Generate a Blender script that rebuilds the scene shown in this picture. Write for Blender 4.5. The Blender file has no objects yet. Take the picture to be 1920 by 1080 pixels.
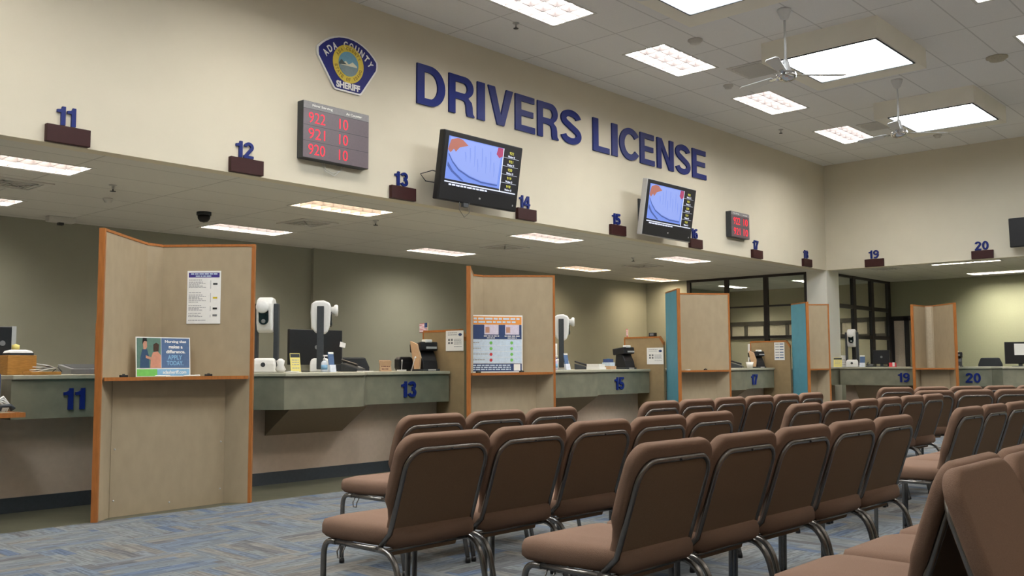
import bpy, bmesh, math, random
from mathutils import Vector, Matrix
random.seed(7)
R = math.radians
scene = bpy.context.scene
COL = scene.collection

# ------------------------------------------------------------------ camera (solved from the photograph's vanishing points)
F_PX, YAW, PITCH, ROLL, EYE = 1798.4, 0.83593, 0.080848, -0.0045444, 1.11
fw = Vector((math.sin(YAW)*math.cos(PITCH), math.cos(YAW)*math.cos(PITCH), math.sin(PITCH)))
rt0 = Vector((math.cos(YAW), -math.sin(YAW), 0)); up0 = rt0.cross(fw)
rt = rt0*math.cos(ROLL) + up0*math.sin(ROLL)
up = up0*math.cos(ROLL) - rt0*math.sin(ROLL)
cam_d = bpy.data.cameras.new('camera'); cam = bpy.data.objects.new('camera', cam_d); COL.objects.link(cam)
m = Matrix((rt, up, -fw)).transposed().to_4x4(); m.translation = (0, 0, EYE)
cam.matrix_world = m
cam_d.sensor_width = 36; cam_d.lens = F_PX/1920*36; cam_d.clip_start = 0.05; cam_d.clip_end = 200
scene.camera = cam
O = Vector((0, 0, EYE))
def ray(x, y): return rt*((x-960)/F_PX) - up*((y-540)/F_PX) + fw
def onY(x, y, Y): d = ray(x, y); return O + d*(Y/d.y)
def onX(x, y, X): d = ray(x, y); return O + d*(X/d.x)
def onZ(x, y, Z): d = ray(x, y); return O + d*((Z-EYE)/d.z)
def onV(x, y, A, B):                       # vertical plane through plan points A, B
    d = ray(x, y); n = Vector((-(B[1]-A[1]), B[0]-A[0], 0)); return O + d*(n.dot(Vector((A[0], A[1], 0))-Vector((0, 0, 0)))/n.dot(d))

# ------------------------------------------------------------------ materials
MATS = {}
def mat(name, col, rough=.6, metal=0, var=.08, scale=40, bump=0, spec=.4, stretch=None, coat=0):
    if name in MATS: return MATS[name]
    M = bpy.data.materials.new(name); M.use_nodes = True; nt = M.node_tree; N = nt.nodes; L = nt.links
    b = N['Principled BSDF']; b.inputs['Roughness'].default_value = rough; b.inputs['Metallic'].default_value = metal
    b.inputs['Specular IOR Level'].default_value = spec
    b.inputs['Coat Weight'].default_value = coat
    tc = N.new('ShaderNodeTexCoord'); no = N.new('ShaderNodeTexNoise'); no.inputs['Scale'].default_value = scale
    no.inputs['Detail'].default_value = 5
    if stretch:
        mp = N.new('ShaderNodeMapping'); mp.inputs['Scale'].default_value = stretch
        L.new(tc.outputs['Object'], mp.inputs['Vector']); L.new(mp.outputs['Vector'], no.inputs['Vector'])
    else: L.new(tc.outputs['Object'], no.inputs['Vector'])
    cr = N.new('ShaderNodeMapRange'); cr.inputs['From Min'].default_value = .3; cr.inputs['From Max'].default_value = .7
    cr.inputs['To Min'].default_value = 1-var; cr.inputs['To Max'].default_value = 1+var
    mx = N.new('ShaderNodeVectorMath'); mx.operation = 'SCALE'; mx.inputs[0].default_value = col[:3]
    L.new(no.outputs['Fac'], cr.inputs['Value']); L.new(cr.outputs['Result'], mx.inputs['Scale']); L.new(mx.outputs['Vector'], b.inputs['Base Color'])
    if bump:
        bp = N.new('ShaderNodeBump'); bp.inputs['Strength'].default_value = bump; bp.inputs['Distance'].default_value = .004
        L.new(no.outputs['Fac'], bp.inputs['Height']); L.new(bp.outputs['Normal'], b.inputs['Normal'])
    MATS[name] = M; return M
def emit(name, col, strength):
    if name in MATS: return MATS[name]
    M = bpy.data.materials.new(name); M.use_nodes = True; N = M.node_tree.nodes
    b = N['Principled BSDF']; b.inputs['Base Color'].default_value = (*[c*.3 for c in col], 1)
    b.inputs['Emission Color'].default_value = (*col, 1); b.inputs['Emission Strength'].default_value = strength
    MATS[name] = M; return M
def glassmat():
    M = bpy.data.materials.new('window_glass'); M.use_nodes = True; N = M.node_tree.nodes; L = M.node_tree.links
    N.clear(); o = N.new('ShaderNodeOutputMaterial'); t = N.new('ShaderNodeBsdfTransparent'); g = N.new('ShaderNodeBsdfGlossy'); x = N.new('ShaderNodeMixShader')
    t.inputs['Color'].default_value = (.86, .9, .88, 1); g.inputs['Roughness'].default_value = .02
    lw = N.new('ShaderNodeLayerWeight'); lw.inputs['Blend'].default_value = .5; pw = N.new('ShaderNodeMath'); pw.operation = 'POWER'; pw.inputs[1].default_value = 4; L.new(lw.outputs['Facing'], pw.inputs[0])
    mr = N.new('ShaderNodeMapRange'); mr.inputs['To Min'].default_value = .03; mr.inputs['To Max'].default_value = .6; L.new(pw.outputs[0], mr.inputs['Value']); L.new(mr.outputs[0], x.inputs[0]); L.new(t.outputs[0], x.inputs[1]); L.new(g.outputs[0], x.inputs[2]); L.new(x.outputs[0], o.inputs[0])
    return M
def tile_ceiling(name, col):
    M = bpy.data.materials.new(name); M.use_nodes = True; N = M.node_tree.nodes; L = M.node_tree.links; b = N['Principled BSDF']; b.inputs['Roughness'].default_value = .9
    b.inputs['Specular IOR Level'].default_value = .1
    tc = N.new('ShaderNodeTexCoord'); mp = N.new('ShaderNodeMapping'); br = N.new('ShaderNodeTexBrick'); br.offset = 0
    br.inputs['Scale'].default_value = 1; br.inputs['Brick Width'].default_value = 1.33; br.inputs['Row Height'].default_value = .625; br.inputs['Mortar Size'].default_value = .009
    br.inputs['Color1'].default_value = (*col, 1); br.inputs['Color2'].default_value = (*[c*.97 for c in col], 1); br.inputs['Mortar'].default_value = (*[c*.72 for c in col], 1)
    mp.inputs['Location'].default_value = (.25, .36, 0)
    L.new(tc.outputs['Object'], mp.inputs['Vector']); L.new(mp.outputs['Vector'], br.inputs['Vector'])
    no = N.new('ShaderNodeTexNoise'); no.inputs['Scale'].default_value = 90; mx = N.new('ShaderNodeMix'); mx.data_type = 'RGBA'; mx.blend_type = 'MULTIPLY'; mx.inputs['Factor'].default_value = .12
    L.new(tc.outputs['Object'], no.inputs['Vector']); L.new(br.outputs['Color'], mx.inputs['A']); L.new(no.outputs['Fac'], mx.inputs['B']); L.new(mx.outputs['Result'], b.inputs['Base Color'])
    return M
def carpet():
    M = bpy.data.materials.new('carpet_tiles'); M.use_nodes = True; nt = M.node_tree; N = nt.nodes; L = nt.links; b = N['Principled BSDF']
    b.inputs['Roughness'].default_value = .95; b.inputs['Specular IOR Level'].default_value = .15
    tc = N.new('ShaderNodeTexCoord'); sx = N.new('ShaderNodeSeparateXYZ'); L.new(tc.outputs['Object'], sx.inputs[0])
    def mth(op, a, c=None):
        n = N.new('ShaderNodeMath'); n.operation = op
        for i, v in enumerate((a, c)):
            if v is None: continue
            if isinstance(v, (int, float)): n.inputs[i].default_value = v
            else: L.new(v, n.inputs[i])
        return n.outputs[0]
    S = .61
    tx = mth('FLOOR', mth('DIVIDE', sx.outputs[0], S)); ty = mth('FLOOR', mth('DIVIDE', sx.outputs[1], S))
    par = mth('MODULO', mth('ADD', mth('ADD', tx, ty), 200), 2)
    def lerp(f, a, c): return mth('ADD', mth('MULTIPLY', a, mth('SUBTRACT', 1, f)), mth('MULTIPLY', c, f))
    across = lerp(par, sx.outputs[1], sx.outputs[0]); along = lerp(par, sx.outputs[0], sx.outputs[1])
    stripe = mth('FLOOR', mth('DIVIDE', across, S/8)); seg = mth('FLOOR', mth('DIVIDE', mth('ADD', along, mth('MULTIPLY', mth('MODULO', stripe, 3), .21)), S*.8))
    tid = mth('ADD', mth('MULTIPLY', tx, 7.31), mth('MULTIPLY', ty, 3.17))
    cb = N.new('ShaderNodeCombineXYZ'); L.new(mth('MULTIPLY', stripe, 1.37), cb.inputs[0]); L.new(seg, cb.inputs[1]); L.new(tid, cb.inputs[2])
    wn = N.new('ShaderNodeTexWhiteNoise'); wn.noise_dimensions = '3D'; L.new(cb.outputs[0], wn.inputs['Vector'])
    rp = N.new('ShaderNodeValToRGB'); e = rp.color_ramp; e.interpolation = 'CONSTANT'
    cols = [(0, (.112, .126, .138)), (.26, (.128, .136, .138)), (.50, (.095, .116, .145)), (.60, (.136, .130, .120)), (.76, (.074, .099, .142)), (.84, (.120, .130, .142)), (.94, (.090, .092, .094))]
    e.elements[0].position = 0; e.elements[0].color = (*cols[0][1], 1); e.elements[1].position = cols[1][0]; e.elements[1].color = (*cols[1][1], 1)
    for p, c in cols[2:]:
        q = e.elements.new(p); q.color = (*c, 1)
    L.new(wn.outputs['Value'], rp.inputs[0])
    wv = mth('FLOOR', mth('DIVIDE', across, S/56)); cb2 = N.new('ShaderNodeCombineXYZ'); L.new(wv, cb2.inputs[0]); L.new(mth('FLOOR', mth('DIVIDE', along, .09)), cb2.inputs[1]); L.new(tid, cb2.inputs[2])
    w2 = N.new('ShaderNodeTexWhiteNoise'); L.new(cb2.outputs[0], w2.inputs['Vector'])
    mr = N.new('ShaderNodeMapRange'); mr.inputs['To Min'].default_value = .72; mr.inputs['To Max'].default_value = 1.28; L.new(w2.outputs['Value'], mr.inputs['Value'])
    sc = N.new('ShaderNodeVectorMath'); sc.operation = 'SCALE'; L.new(rp.outputs['Color'], sc.inputs[0]); L.new(mr.outputs[0], sc.inputs['Scale']); L.new(sc.outputs[0], b.inputs['Base Color'])
    return M

M_wall = mat('cream_wall_paint', (.665, .615, .495), .75, var=.015, scale=3, spec=.2)
M_sage = mat('sage_wall_paint', (.315, .322, .268), .7, var=.02, scale=3, spec=.2)
M_tan = mat('tan_wall_paint', (.46, .40, .28), .8, var=.02, scale=3, spec=.2)
M_ceil = tile_ceiling('ceiling_tiles', (.88, .875, .865)); M_ceil2 = tile_ceiling('office_ceiling_tiles', (.68, .67, .63))
M_carpet = carpet()
M_vinyl = mat('olive_vinyl_floor', (.078, .076, .050), .45, var=.12, scale=6)
M_lam = mat('tan_laminate', (.36, .285, .185), .55, var=.05, scale=14, stretch=(1, 1, .5))
M_lamd = mat('brown_laminate', (.30, .215, .115), .5, var=.06, scale=14)
M_strip = mat('cream_strip', (.42, .345, .24), .6)
M_orange = mat('orange_wood_edge', (.36, .128, .03), .35, var=.14, scale=12, stretch=(6, 6, .8), spec=.5)
M_teal = mat('teal_laminate', (.09, .30, .41), .45, var=.05, scale=9)
M_apron = mat('green_grey_laminate', (.195, .19, .135), .42, var=.14, scale=7)
M_top = mat('counter_top_laminate', (.40, .38, .29), .35, var=.06, scale=20)
M_base = mat('pinkish_tan_counter_wall', (.56, .435, .335), .7, var=.04, scale=20)
M_under = mat('brown_underside', (.27, .20, .13), .6, var=.04)
M_kick = mat('dark_slate_vinyl', (.045, .052, .06), .5, var=.1)
M_blue = mat('blue_lettering', (.009, .020, .155), .34, var=.03, spec=.25)
M_sign = mat('maroon_sign_box', (.038, .010, .010), .5, var=.08, spec=.25)
M_black = mat('black_plastic', (.012, .012, .014), .4, var=.1)
M_dark = mat('charcoal_plastic', (.035, .04, .045), .5, var=.1)
M_grey = mat('grey_plastic', (.16, .165, .17), .5, var=.05)
M_silver = mat('silver_plastic', (.5, .5, .5), .35, var=.03, metal=.3)
M_white = mat('white_plastic', (.74, .73, .70), .4, var=.03)
M_paper = mat('white_paper', (.80, .79, .76), .8, var=.02)
M_line = mat('grey_print', (.34, .34, .35), .8, var=.05)
M_navy = mat('navy_print', (.03, .055, .15), .7, var=.03)
M_purple = mat('purple_print', (.05, .035, .22), .7, var=.03)
M_yellow = mat('yellow_card', (.78, .68, .22), .75, var=.03)
M_gold = mat('gold_print', (.62, .47, .04), .5, var=.06)
M_oprint = mat('orange_print', (.78, .30, .06), .7, var=.05)
M_green = mat('green_print', (.16, .48, .10), .7)
M_red = mat('red_print', (.55, .05, .06), .7)
M_skyb = mat('light_blue_print', (.22, .42, .62), .7)
M_pblue = mat('poster_blue', (.08, .14, .27), .7)
M_lblue = mat('pale_blue_print', (.55, .66, .78), .7)
M_skin = mat('skin_print', (.50, .26, .18), .7)
M_chrome = mat('chrome', (.75, .76, .78), .15, metal=1, var=.02)
M_fanw = mat('white_enamel', (.72, .73, .74), .3, var=.02)
M_frame = mat('dark_bronze_frame', (.028, .025, .026), .4, var=.1)
M_glass = glassmat()
M_fab = mat('brown_woven_upholstery', (.198, .124, .088), .9, var=.12, scale=420, bump=.35, spec=.12)
M_fabb = mat('brown_back_fabric', (.162, .107, .070), .9, var=.12, scale=420, bump=.3, spec=.12)
M_tube = mat('bronze_tube', (.21, .20, .19), .27, metal=.85, var=.1)
M_wood = mat('honey_wood', (.42, .20, .045), .5, var=.16, scale=10, stretch=(2, 2, 9))
M_card = mat('brown_cardboard', (.50, .33, .20), .85, var=.06)
M_louv = mat('louver_white', (.80, .79, .77), .3, var=.01)
M_blade = mat('louver_grey', (.10, .09, .092), .5, var=.02, spec=.1)
M_vent = mat('vent_grey', (.60, .59, .56), .5, var=.03)
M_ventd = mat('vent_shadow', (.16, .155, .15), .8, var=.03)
M_lavender = mat('lavender_bottle', (.55, .48, .66), .3)
M_clear = mat('clear_lotion', (.66, .70, .78), .25)
M_dgreen = mat('lens_window', (.012, .018, .018), .15, spec=.6)
M_pole = mat('wood_pole', (.5, .38, .2), .6)

# ------------------------------------------------------------------ mesh building
class MB:
    def __init__(s): s.v = []; s.f = []; s.m = []; s.cm = 0; s.sm = []
    def add(s, vs, fs, smooth=False):
        o = len(s.v); s.v += [tuple(v) for v in vs]
        for f in fs: s.f.append([o+i for i in f]); s.m.append(s.cm); s.sm.append(smooth)
        return s
    def box(s, x0, x1, y0, y1, z0, z1, M=None):
        vs = [Vector((x, y, z)) for z in (z0, z1) for y in (y0, y1) for x in (x0, x1)]
        if M: vs = [M @ v for v in vs]
        return s.add(vs, [(0, 2, 3, 1), (4, 5, 7, 6), (0, 1, 5, 4), (2, 6, 7, 3), (0, 4, 6, 2), (1, 3, 7, 5)])
    def prism(s, poly, a, b, axis='z', M=None):     # polygon (ccw) extruded from a to b along the axis
        n = len(poly)
        def P(p, t): return Vector((p[0], p[1], t)) if axis == 'z' else (Vector((p[0], t, p[1])) if axis == 'y' else Vector((t, p[0], p[1])))
        vs = [P(p, a) for p in poly] + [P(p, b) for p in poly]
        if M: vs = [M @ v for v in vs]
        fs = [tuple(range(n-1, -1, -1)), tuple(range(n, 2*n))] + [(i, (i+1) % n, n+(i+1) % n, n+i) for i in range(n)]
        return s.add(vs, fs)
    def loft(s, rings, smooth=True, cap=True):
        n = len(rings[0]); vs = [v for r in rings for v in r]; fs = []
        for k in range(len(rings)-1):
            for i in range(n): fs.append((k*n+i, k*n+(i+1) % n, (k+1)*n+(i+1) % n, (k+1)*n+i))
        s.add(vs, fs, smooth)
        if cap:
            o = len(s.v)-len(vs)
            for f in (tuple(range(n-1, -1, -1)), tuple(range((len(rings)-1)*n, len(rings)*n))): s.f.append([o+i for i in f]); s.m.append(s.cm); s.sm.append(False)
        return s
    def tube(s, pts, r, n=10, closed=False):
        pts = [Vector(p) for p in pts]; rings = []; prev = None
        K = len(pts)
        for i, p in enumerate(pts):
            if closed: t = (pts[(i+1) % K]-pts[i-1])
            else: t = pts[min(i+1, K-1)]-pts[max(i-1, 0)]
            t.normalize()
            if prev is None:
                a = Vector((0, 0, 1)) if abs(t.z) < .9 else Vector((1, 0, 0)); u = t.cross(a).normalized()
            else: u = (prev - t*prev.dot(t)).normalized()
            prev = u; w = t.cross(u); rr = r[i] if isinstance(r, (list, tuple)) else r
            rings.append([p+u*(rr*math.cos(2*math.pi*k/n))+w*(rr*math.sin(2*math.pi*k/n)) for k in range(n)])
        if closed: rings.append(rings[0])
        return s.loft(rings, True, not closed)
    def lathe(s, prof, n=24, c=(0, 0, 0), M=None):  # prof: (radius, z)
        rings = []
        for r, z in prof:
            ring = [Vector((c[0]+r*math.cos(2*math.pi*k/n), c[1]+r*math.sin(2*math.pi*k/n), c[2]+z)) for k in range(n)]
            rings.append([M @ v for v in ring] if M else ring)
        return s.loft(rings)
    def build(s, name, ma, parent=None, loc=None, rot=None, bevel=0, seg=2, smooth=False):
        me = bpy.data.meshes.new(name); me.from_pydata(s.v, [], s.f); me.update()
        for M_ in (ma if isinstance(ma, (list, tuple)) else [ma]): me.materials.append(M_)
        me.polygons.foreach_set('material_index', s.m); me.polygons.foreach_set('use_smooth', [a or smooth for a in s.sm])
        return link(name, me, parent, loc, rot, bevel, seg)
def link(name, me, parent=None, loc=None, rot=None, bevel=0, seg=2):
    o = bpy.data.objects.new(name, me); COL.objects.link(o)
    if parent: o.parent = parent
    if loc is not None: o.location = loc
    if rot is not None: o.rotation_euler = rot
    if bevel:
        b = o.modifiers.new('bevel', 'BEVEL'); b.width = bevel; b.segments = seg; b.limit_method = 'ANGLE'; b.angle_limit = R(40); b.harden_normals = False
    return o
def tag(o, label, cat, group=None):
    o['label'] = label; o['category'] = cat
    if group: o['group'] = group
    return o
def thing(name, label, cat, loc=(0, 0, 0), rz=0, group=None, rx=0):
    o = bpy.data.objects.new(name, None); COL.objects.link(o); o.location = loc; o.rotation_euler = (rx, 0, rz); o.empty_display_size = .1
    return tag(o, label, cat, group)
def struct(o): o['kind'] = 'structure'; return o
def copy_thing(root, loc, rz, label, group=None):
    r = root.copy(); COL.objects.link(r); r.location = loc; r.rotation_euler = (0, 0, rz); r['label'] = label
    if group: r['group'] = group
    for ch in list(root.children):
        c = ch.copy(); COL.objects.link(c); c.parent = r
        for g in list(ch.children):
            d = g.copy(); COL.objects.link(d); d.parent = c
    return r
def bez(p0, p1, p2, n=6): return [Vector(p0)*(1-t)**2+Vector(p1)*2*t*(1-t)+Vector(p2)*t*t for t in [i/n for i in range(n+1)]]

# lettering: built-in font turned to mesh, laid in the XZ plane facing -Y; bottom centre at the origin, w x h
def text_mesh(body, w, h, depth=.004, bold=.02, spacing=1.0):
    c = bpy.data.curves.new('t', 'FONT'); c.body = body; c.size = 1; c.extrude = .05; c.offset = bold; c.resolution_u = 4; c.space_character = spacing; c.align_x = 'CENTER'
    o = bpy.data.objects.new('t', c); COL.objects.link(o)
    dg = bpy.context.evaluated_depsgraph_get(); me = bpy.data.meshes.new_from_object(o.evaluated_get(dg))
    bpy.data.objects.remove(o); bpy.data.curves.remove(c)
    xs = [v.co.x for v in me.vertices]; ys = [v.co.y for v in me.vertices]
    x0, x1, y0, y1 = min(xs), max(xs), min(ys), max(ys); kz = h/(y1-y0); kx = kz*w[0] if isinstance(w, tuple) else ((w/(x1-x0)) if w else kz)
    for v in me.vertices:
        x, y, z = v.co; v.co = ((x-(x0+x1)/2)*kx, -depth if z > 0 else 0, (y-y0)*kz)
    me.flip_normals() if False else None
    me.update(); return me
def lettering(body, w, h, ma, parent, loc, depth=.004, bold=.02, name='lettering', spacing=1.0, rot=None):
    me = text_mesh(body, w, h, depth, bold, spacing); me.name = name; me.materials.clear(); me.materials.append(ma)
    return link(name, me, parent, loc, rot)
def rect(name, ma, parent, x0, x1, z0, z1, y, t=.0015):
    return MB().box(x0, x1, y-t, y, z0, z1).build(name, ma, parent)
def words(parent, x0, x1, z, h, y, ma, name='print_line', n=None):    # unreadable small print: broken dashes
    mb = MB(); x = x0; rnd = random.Random(int(x0*1e4+z*1e5))
    while x < x1-h:
        L = min(rnd.uniform(2, 5.5)*h*.8, x1-x); mb.box(x, x+L, y-.001, y, z, z+h); x += L+h*.7
    return mb

# heavy sans-serif capitals and digits drawn as outlines (cap height 1)
def arc(cx, cy, rx, ry, a0, a1, n=18): return [(cx+rx*math.cos(R(a0+(a1-a0)*i/n)), cy+ry*math.sin(R(a0+(a1-a0)*i/n))) for i in range(n+1)]
def stroke(pts, w):
    L_, R_ = [], []; K = len(pts)
    for i, p in enumerate(pts):
        a, b = pts[max(i-1, 0)], pts[min(i+1, K-1)]; dx, dy = b[0]-a[0], b[1]-a[1]; q = math.hypot(dx, dy) or 1
        L_.append((p[0]-dy/q*w/2, p[1]+dx/q*w/2)); R_.append((p[0]+dy/q*w/2, p[1]-dx/q*w/2))
    return [L_+R_[::-1]]
def ring(cx, cy, rx, ry, w): return [arc(cx, cy, rx+w/2, ry+w/2, 0, 345, 23), arc(cx, cy, rx-w/2, ry-w/2, 0, 345, 23)]
SW = .185
GLYPH = {
 'I': [[[(0, 0), (.2, 0), (.2, 1), (0, 1)]]],
 'L': [[[(0, 0), (.62, 0), (.62, .17), (.2, .17), (.2, 1), (0, 1)]]],
 'E': [[[(0, 0), (.68, 0), (.68, .17), (.2, .17), (.2, .43), (.62, .43), (.62, .59), (.2, .59), (.2, .83), (.66, .83), (.66, 1), (0, 1)]]],
 'D': [[[(0, 0)]+arc(.36, .5, .42, .5, -90, 90)+[(0, 1)], [(.2, .17)]+arc(.34, .5, .235, .33, -90, 90)+[(.2, .83)]]],
 'R': [[[(0, 0), (.2, 0), (.2, .39), (.40, .39), (.50, .36), (.54, .27), (.55, .10), (.58, 0), (.81, 0), (.81, .03), (.76, .09), (.75, .25), (.72, .37), (.61, .46)]+arc(.50, .73, .28, .27, -55, 90)+[(0, 1)], [(.2, .56)]+arc(.46, .695, .12, .135, -90, 90)+[(.2, .83)]]],
 'V': [[[(.28, 0), (.50, 0), (.78, 1), (.57, 1), (.39, .26), (.21, 1), (0, 1)]]],
 'N': [[[(0, 0), (.19, 0), (.19, .70), (.55, 0), (.76, 0), (.76, 1), (.57, 1), (.57, .31), (.21, 1), (0, 1)]]],
 'C': [stroke(arc(.43, .5, .33, .415, 36, 324, 26), .19)],
 'S': [stroke(arc(.37, .735, .27, .175, 8, 235, 18)+arc(.37, .275, .275, .185, 55, -172, 18), .185)],
 '1': [[[(.19, 0), (.40, 0), (.40, 1), (.24, 1), (.22, .90), (.15, .84), (0, .81), (0, .67), (.19, .67)]]],
 '2': [stroke(arc(.31, .70, .21, .205, 175, -38, 16)+[(.30, .36), (.11, .10)], SW), [[(0, 0), (.61, 0), (.61, .17), (0, .17)]]],
 '3': [stroke(arc(.30, .73, .20, .178, 165, -90, 16), SW), stroke(arc(.30, .29, .22, .197, 90, -165, 16), SW)],
 '4': [[[(.38, 0), (.57, 0), (.57, .22), (.67, .22), (.67, .38), (.57, .38), (.57, 1), (.36, 1), (0, .40), (0, .22), (.38, .22)], [(.16, .38), (.38, .38), (.38, .72)]]],
 '5': [[[(.10, 1), (.58, 1), (.58, .83), (.24, .83), (.22, .52), (.03, .47)]], stroke(arc(.30, .315, .22, .22, 145, -165, 18), SW)],
 '6': [ring(.315, .31, .215, .215, SW), stroke(arc(.39, .5, .29, .405, 180, 62, 14), SW)],
 '7': [[[(0, 1), (.60, 1), (.60, .85), (.38, .45), (.31, 0), (.09, 0), (.15, .38), (.38, .83), (0, .83)]]],
 '8': [ring(.31, .725, .19, .182, SW), ring(.31, .295, .215, .2, SW)],
 '0': [ring(.31, .5, .213, .407, .19)],
}
GLYPH['9'] = [[[(.63-x, 1-y) for x, y in lp] for lp in pc] for pc in GLYPH['6']]
def glyph_piece(loops, depth):
    c = bpy.data.curves.new('g', 'CURVE'); c.dimensions = '2D'; c.fill_mode = 'BOTH'; c.extrude = .05
    for lp in loops:
        s = c.splines.new('POLY'); s.points.add(len(lp)-1); s.use_cyclic_u = True
        for i, (x, y) in enumerate(lp): s.points[i].co = (x, y, 0, 1)
    o = bpy.data.objects.new('g', c); COL.objects.link(o)
    me = bpy.data.meshes.new_from_object(o.evaluated_get(bpy.context.evaluated_depsgraph_get()))
    bpy.data.objects.remove(o); bpy.data.curves.remove(c)
    vs = [(v.co.x, -depth if v.co.z > 0 else 0, v.co.y) for v in me.vertices]; fs = [tuple(p.vertices) for p in me.polygons]
    bpy.data.meshes.remove(me); return vs, fs
def glyph_mesh(body, h, depth, ws=1.0, gap=.10):
    """bottom centre at the origin, facing -Y"""
    mb = MB(); x = 0
    for ch in body:
        pcs = GLYPH[ch]; xs = [p[0] for pc in pcs for lp in pc for p in lp]; a, b = min(xs), max(xs)
        for k, pc in enumerate(pcs):
            vs, fs = glyph_piece(pc, depth+.0006*k); mb.add([((vx-a)*h*ws+x, vy, vz*h) for vx, vy, vz in vs], fs)
        x += (b-a)*h*ws+gap*h
    w = x-gap*h; mb.v = [(v[0]-w/2, v[1], v[2]) for v in mb.v]
    return mb
EXPOSURE = -0.25
# ------------------------------------------------------------------ the room (metres; long wall is Y = 8, end wall X = 18.08)
WY, WX, BACK, FARX = 8.0, 18.08, 12.25, 21.7
XL, YN = -7.0, -9.0
ZC, ZO = 5.03, 2.95
E_TROF, E_SKY, E_LOW = 42.0, 28.0, 46.0
M_lamp = emit('fluorescent_lens', (1.0, .945, .87), E_TROF)
M_lampo = emit('office_fluorescent_lens', (1.0, .91, .78), E_LOW)
M_lampw = emit('warm_office_lens', (1.0, .80, .54), E_LOW)
M_lampr = emit('side_office_lens', (1.0, .93, .76), 85.0)
M_lampi = emit('inner_office_lens', (1.0, .93, .80), 150.0)
M_skyl = emit('skylight_diffuser', (.92, .97, 1.0), E_SKY)

def holed(name, x0, x1, y0, y1, z, holes, ma, thick=None):
    xs = sorted({x0, x1, *[h[0] for h in holes], *[h[1] for h in holes]}); ys = sorted({y0, y1, *[h[2] for h in holes], *[h[3] for h in holes]})
    xs = [x for x in xs if x0 <= x <= x1]; ys = [y for y in ys if y0 <= y <= y1]
    mb = MB(); idx = {}
    for i, x in enumerate(xs):
        for j, y in enumerate(ys): idx[i, j] = len(mb.v); mb.v.append((x, y, z))
    for i in range(len(xs)-1):
        for j in range(len(ys)-1):
            cx, cy = (xs[i]+xs[i+1])/2, (ys[j]+ys[j+1])/2
            if any(h[0] < cx < h[1] and h[2] < cy < h[3] for h in holes): continue
            mb.f.append([idx[i, j], idx[i, j+1], idx[i+1, j+1], idx[i+1, j]]); mb.m.append(0); mb.sm.append(False)
    return mb.build(name, ma)

TL, TW = 1.26, .60     # visible size of a fluorescent fixture
def ceiling_light(cx, cy, z, label, along='x', lens=M_lamp, size=(TL, TW), cells=(6, 3), group='recessed fluorescent ceiling lights', depth=.07):
    t = thing('ceiling_light', label, 'ceiling light', (cx, cy, z), 0 if along == 'x' else R(90), group)
    a, b = size[0]/2, size[1]/2
    h = MB(); w = .012; D = depth+.05
    h.box(-a, a, -b, -b+w, 0, D); h.box(-a, a, b-w, b, 0, D); h.box(-a, -a+w, -b+w, b-w, 0, D); h.box(a-w, a, -b+w, b-w, 0, D); h.box(-a, a, -b, b, D, D+.01)
    h.build('housing', M_louv, t)
    MB().box(-a+w, a-w, -b+w, b-w, D-.012, D-.002).build('lamp_panel', lens, t)
    l = MB(); nx, ny = cells
    for i in range(1, nx): x = -a+2*a*i/nx; l.box(x-.003, x+.003, -b+w, b-w, .004, depth)
    for j in range(1, ny): y = -b+2*b*j/ny; l.box(-a+w, a-w, y-.004, y+.004, .003, depth+.002)
    l.build('louver', M_blade, t)
    f = MB(); e = .02
    f.box(-a-e, a+e, -b-e, -b, -.006, .001); f.box(-a-e, a+e, b, b+e, -.006, .001); f.box(-a-e, -a, -b, b, -.006, .001); f.box(a, a+e, -b, b, -.006, .001)
    f.build('frame', M_vent, t)
    return (cx-(a if along == 'x' else b), cx+(a if along == 'x' else b), cy-(b if along == 'x' else a), cy+(b if along == 'x' else a))

hi_holes = []
for i, x in enumerate((-.4, 2.3, 5.05, 7.74, 10.4, 13.13, 15.87)):
    hi_holes.append(ceiling_light(x, 6.6, ZC, ['fluorescent light over the left end of the wall, out of view', 'fluorescent light high over counter 11', 'fluorescent light above the wall badge', 'bright fluorescent ceiling light cut by the top of the picture, left of the skylights', 'fluorescent ceiling light above the letters, left of the ceiling fan', 'fluorescent ceiling light just below the nearer ceiling fan', 'fluorescent ceiling light farthest away, in the corner near both walls'][i]))
for i, x in enumerate((4.9, 7.6, 10.34, 13.03, 15.7)):
    hi_holes.append(ceiling_light(x, 2.75, ZC, ['fluorescent light over the front chairs, out of view', 'fluorescent light over the chair rows, out of view', 'fluorescent ceiling light whose corner shows at the top right edge', 'fluorescent ceiling light at the right edge beside the round speaker', 'fluorescent light far right over the waiting area, out of view'][i]))
for i, (x, y) in enumerate(((-1, 2.75), (2.2, 2.75), (-1, -2), (4, -2), (9, -2), (14, -2), (1, -6), (7, -6), (13, -6), (15.7, .4), (13.0, .4))):  # second and last bays added for bounce, right-side pair to brighten the end wall
    hi_holes.append(ceiling_light(x, y, ZC, 'fluorescent ceiling light out of view behind the viewer, %s' % ['far left', 'almost overhead', 'added for bounce, second bay left', 'added for bounce, second bay overhead', 'added for bounce, second bay middle', 'added for bounce, second bay right', 'added for bounce, last bay left', 'added for bounce, last bay middle', 'added for bounce, last bay right', 'added to brighten the end wall, right side', 'added to brighten the end wall, second on the right side'][i]))
struct(holed('ceiling', XL, WX, YN, WY, ZC, hi_holes, M_ceil))

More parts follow.
